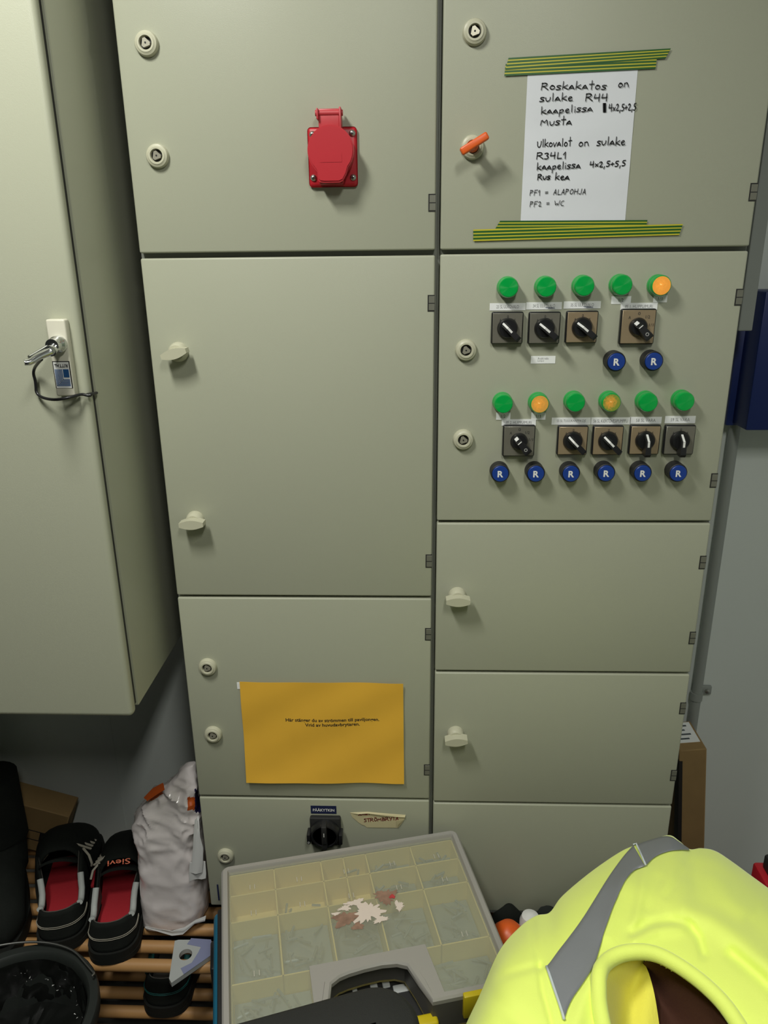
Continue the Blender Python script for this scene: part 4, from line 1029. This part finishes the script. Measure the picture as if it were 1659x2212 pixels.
HJ = thing('hooded_jacket', (.66, -.52, .55), 'fluorescent yellow hooded work jacket with grey reflective tape, thrown over the chair back', 'jacket')
sil = [(985, 2290), (1003, 2222), (1036, 2150), (1078, 2055), (1122, 2003), (1158, 1978), (1187, 1971), (1212, 1938), (1255, 1900), (1300, 1866), (1345, 1837), (1380, 1823), (1415, 1812), (1446, 1804), (1468, 1817), (1490, 1834), (1515, 1832), (1545, 1838), (1580, 1860), (1625, 1893), (1665, 1922), (1720, 1962), (1790, 2010)]
sil = [Vector(p) for p in sil]; NS = 150; NT = 90
bot = [Vector((990 + (1850 - 990) * k / (len(sil) - 1), 2420)) for k in range(len(sil))]
folds = [ # polyline, half-width px, height
 ([(1150, 1990), (1153, 2030), (1168, 2085)], 9, -.0035), ([(1165, 2090), (1172, 2140), (1192, 2212)], 6, -.004), ([(1080, 2108), (1165, 2086)], 10, -.003), ([(1030, 2120), (1100, 2190), (1140, 2230)], 22, -.004),
 ([(1392, 1876), (1388, 1905), (1380, 1960), (1366, 2005)], 10, .004), ([(1500, 1834), (1480, 1870), (1440, 1935)], 9, -.0035), ([(1366, 2012), (1400, 1995), (1450, 1988), (1490, 1998), (1510, 2025), (1520, 2060)], 10, -.006),
 ([(1372, 2030), (1420, 2006), (1470, 2002)], 14, .006), ([(1480, 1960), (1540, 1985), (1600, 2030), (1680, 2100)], 26, .010), ([(1580, 2060), (1640, 2110), (1680, 2150)], 14, -.006), ([(1620, 1985), (1640, 1960), (1670, 1945)], 10, -.003),
 ([(1290, 2110), (1262, 2150), (1240, 2230)], 20, .006), ([(1350, 1900), (1330, 1960), (1312, 2020)], 16, .004), ([(1420, 1900), (1400, 1960)], 14, -.003), ([(1540, 1900), (1600, 1960)], 24, .004)]
def pdist(u, v, pl_):
    best = 1e9
    for (ax_, ay), (bx_, by) in zip(pl_, pl_[1:]):
        ex, ey = bx_ - ax_, by - ay; t = max(0, min(1, ((u - ax_) * ex + (v - ay) * ey) / (ex * ex + ey * ey))); best = min(best, math.hypot(u - ax_ - ex * t, v - ay - ey * t))
    return best
def hz(t): # height profile from the far edge towards the camera
    return .830 + .062 * (1 - math.exp(-t / .10)) + .012 * math.sin(min(1, t / .8) * math.pi) - .05 * max(0, t - .6)
def jk(i, j):
    s = i / (NS - 1) * (len(sil) - 1)
    if j < 8:                                      # behind the silhouette the cloth drops away
        a = cat(sil, s); p = T(a.x, a.y, hz(0)); k = (8 - j) / 8
        return p + Vector((.004 * math.sin(i * .5), .02 * k, -.26 * k))
    t = ((j - 8) / (NT - 9)) ** 1.3
    a = cat(sil, s).lerp(cat(bot, s), t); u, v = a.x, a.y
    z_ = hz(t)
    edge = min(s, len(sil) - 1 - s); z_ -= .03 * math.exp(-s / 1.6) 
    k = 1 - math.exp(-t / .02)
    for pl_, w, h in folds:
        dd = pdist(u, v, pl_)
        if dd < 3 * w: z_ += h * math.exp(-(dd / w) ** 2) * k
    q = T(u, v, z_); z_ += (noise.noise(q * 9) * .006 + noise.noise(q * 22) * .002) * k
    return T(u, v, z_)
mb = MB(); mb.grid(jk, NS, NT)
opening = [(1300, 2260), (1300, 2170), (1296, 2120), (1308, 2092), (1336, 2072), (1376, 2064), (1418, 2070), (1466, 2096), (1516, 2132), (1560, 2176), (1612, 2260)]
def inside(u, v, P_):
    c = False
    for (x1_, y1_), (x2_, y2_) in zip(P_, P_[1:] + P_[:1]):
        if (y1_ > v) != (y2_ > v) and u < (x2_ - x1_) * (v - y1_) / (y2_ - y1_) + x1_: c = not c
    return c
bvh = BVHTree.FromPolygons([tuple(v) for v in mb.v], mb.f)
def on_jacket(px, py, off):
    d_ = ray(px, py).normalized(); h = bvh.ray_cast(CAM, d_)
    if h[0] is None: return T(px, py, .85)
    n_ = h[1] if h[1].dot(d_) < 0 else -h[1]
    return h[0] + n_ * off
keep = []
for f in mb.f:
    c = sum((mb.v[k] for k in f), Vector()) / 4
    u, v = pix(c); 
    # the collar opening (front side only)
    keep.append(not (inside(u, v, opening) and c.z > .7))
mb.f = [f for f, k in zip(mb.f, keep) if k]; mb.m = [0] * len(mb.f)
jb = obj('body', mb, M_hv, HJ, 180, world=True)
sd_ = jb.modifiers.new('s', 'SOLIDIFY'); sd_.thickness = .004; sd_.offset = -1
# rolled rim of the hood opening, inner fleece and the dark inside
rim = [(1322, 2300), (1303, 2230), (1292, 2165), (1289, 2118), (1302, 2088), (1333, 2067), (1376, 2059), (1420, 2065), (1468, 2091), (1518, 2128), (1564, 2172), (1600, 2225), (1640, 2300)]
rp = smooth_path([Vector(p) for p in rim], 2)
def rimp(p, off):
    q = on_jacket(p.x, p.y, off); return q
R3 = []
for p in rp:
    # cast a little outside the opening so the cloth is hit
    q = on_jacket(p.x, p.y, .003)
    R3.append(q)
# cloth outside the opening: the BVH still holds the uncut surface
m = MB(); m.tube(R3, .0085, 12); obj('hood_rim', m, M_hv, HJ, 180, world=True)
PE = [(1388, 2070), (1392, 2085), (1402, 2115), (1413, 2150), (1422, 2190), (1430, 2240), (1440, 2310)]
pe = smooth_path([T(p[0], p[1], .868 - .030 * k / 6) for k, p in enumerate(PE)], 2)
kt = min(range(len(rp)), key=lambda k: (rp[k] - Vector((1392, 2060))).length)
lf = R3[:kt + 1][::-1]                       # rim from its top down the left side
def rs(P_, x):
    x *= len(P_) - 1; i0 = min(int(x), len(P_) - 2); return P_[i0].lerp(P_[i0 + 1], x - i0)
def inner(i, j):
    a, b_ = rs(lf, j / 24), rs(pe, j / 24); v = i / 14; q = a.lerp(b_, v)
    q.z -= (.030 * math.sin(math.pi * v) + .006 * math.sin(v * 9 + j * .25)) * min(1, j / 8); return q
m = MB(); m.grid(inner, 15, 25); obj('hood_lining', m, M_hvi, HJ, 180, world=True)
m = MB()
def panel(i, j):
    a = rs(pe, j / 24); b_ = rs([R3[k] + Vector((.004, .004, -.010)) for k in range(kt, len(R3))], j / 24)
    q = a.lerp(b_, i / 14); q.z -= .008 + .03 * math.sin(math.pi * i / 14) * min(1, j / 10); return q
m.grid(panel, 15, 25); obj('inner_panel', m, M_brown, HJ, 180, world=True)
# reflective tape in two lengths, piping between
def band(left, right, nn_, off, wcount=8):
    Lq = smooth_path([Vector(p) for p in left], 2); Rq = smooth_path([Vector(p) for p in right], 2); K = 40
    def res(P_, k):
        x = k / (K - 1) * (len(P_) - 1); i0 = min(int(x), len(P_) - 2); return P_[i0].lerp(P_[i0 + 1], x - i0)
    top = [[on_jacket(*res(Lq, k).lerp(res(Rq, k), i / wcount), off) for i in range(wcount + 1)] for k in range(K)]
    m = MB(); m.grid(lambda i, j: top[j][i], wcount + 1, K, .002, (0, .4, -.9)); return m
t1 = band([(1181, 2092), (1213, 2050), (1255, 1995), (1284, 1949), (1318, 1894), (1348, 1852), (1369, 1829)], [(1221, 2201), (1232, 2168), (1256, 2134), (1284, 2092), (1297, 2046), (1316, 1987), (1336, 1936), (1361, 1886), (1394, 1874)], 0, .0022)
obj('reflective_tape', t1, M_tape, HJ, 180, world=True)
t2 = band([(1376, 1827), (1412, 1815), (1445, 1807), (1464, 1820), (1486, 1835)], [(1395, 1873), (1416, 1852), (1445, 1841), (1470, 1838), (1488, 1839)], 0, .0022)
obj('reflective_tape', t2, M_tape, HJ, 180, world=True)
m = MB(); m.tube([on_jacket(*p, .003) for p in [(1369, 1829), (1376, 1827), (1384, 1845), (1395, 1873)]], .0013, 6)
m.tube([on_jacket(1181 + (1220 - 1181) * k / 8, 2093 + (2207 - 2093) * k / 8, .003) for k in range(9)], .0016, 6)
obj('piping', m, mat('pale_piping', (.55, .6, .62), .5), HJ, 180, world=True)

# ---------------------------------------------------------------- odds and ends on the rack behind the jacket
def lump(name, loc, rx, ry, rz_, m_, label, catg, seed, amp=.12):
    mm = MB(); n_ = 24
    def P(i, j):
        a = 2 * math.pi * i / n_; ph = -math.pi / 2 + math.pi * j / 12; d_ = Vector((math.cos(a) * math.cos(ph), math.sin(a) * math.cos(ph), math.sin(ph)))
        k = 1 + amp * noise.noise(d_ * 1.7 + Vector((seed, 0, 0))); return (d_.x * rx * k, d_.y * ry * k, d_.z * rz_ * k + rz_)
    mm.grid(P, n_, 13, closed=True); o_ = obj(name, mm, m_, None, 180); o_.location = loc; return tag(o_, label, catg)
def on_rack(px, py, y): q = F(px, py, y); return Vector((q.x, y, RZ)), q.z - RZ
l_, h_ = on_rack(1100, 1957, -.022); lump('work_glove', l_, .040, .016, h_ / 2, M_shoe, 'black crumpled glove at the foot of the right cabinet beside the organizer', 'glove', 1)
l_, h_ = on_rack(1187, 1957, -.022); lump('dark_pouch', l_, .034, .016, h_ / 2, M_coat, 'dark bunched cloth half hidden behind the jacket sleeve', 'cloth', 2)
l_, h_ = on_rack(1146, 1973, -.062); o = MB().lathe([(.019, 0), (.021, .02), (.020, h_ - .018), (.016, h_ - .006), (.004, h_)], 24, 'z'); o = obj('white_bottle', o, M_white, None, 40); o.location = l_; tag(o, 'white rounded bottle top peeking out behind the jacket shoulder', 'bottle')
l_, h_ = on_rack(1100, 1997, -.11); o = MB().lathe([(.045, 0), (.046, h_ * .4), (.043, h_ * .65), (.033, h_ * .86), (.018, h_ * .97), (.002, h_)], 32, 'z'); o = obj('orange_cap', o, M_orange, None, 60); o.location = l_; tag(o, 'orange domed cap between the organizer and the jacket', 'cap')
q = F(1640, 1886, -.03); RT = thing('red_tool', (q.x + .035, -.03, 0), 'red and black tool at the right picture edge beside the jacket', 'tool')
obj('red_body', MB().box((-.035, -.03, 0), (.08, .03, q.z), .006, 2), M_red, RT, 40); obj('black_top', MB().box((-.022, -.02, q.z - .004), (.07, .02, q.z + .03), .006, 2), M_blackm, RT, 40)

# ---------------------------------------------------------------- ceiling luminaires
for k, (loc, pw, ln_) in enumerate(TUBES):
    t = thing('ceiling_lamp', (loc[0], loc[1], ZC), 'long white fluorescent ceiling lamp ' + ('above the switchboard' if k == 0 else 'in the middle of the room'), 'ceiling lamp')
    obj('housing', MB().box((-.10, -ln_ / 2 - .03, -.045), (.10, ln_ / 2 + .03, 0), .004, 2), M_white, t, 40)
    obj('tube', MB().lathe([(.013, -ln_ / 2), (.013, ln_ / 2)], 16, 'y', (0, 0, -.060)), mat('tube_glow', (.9, .9, .9), .4, emit=(.95, 1., .9), est=4.), t, 40)
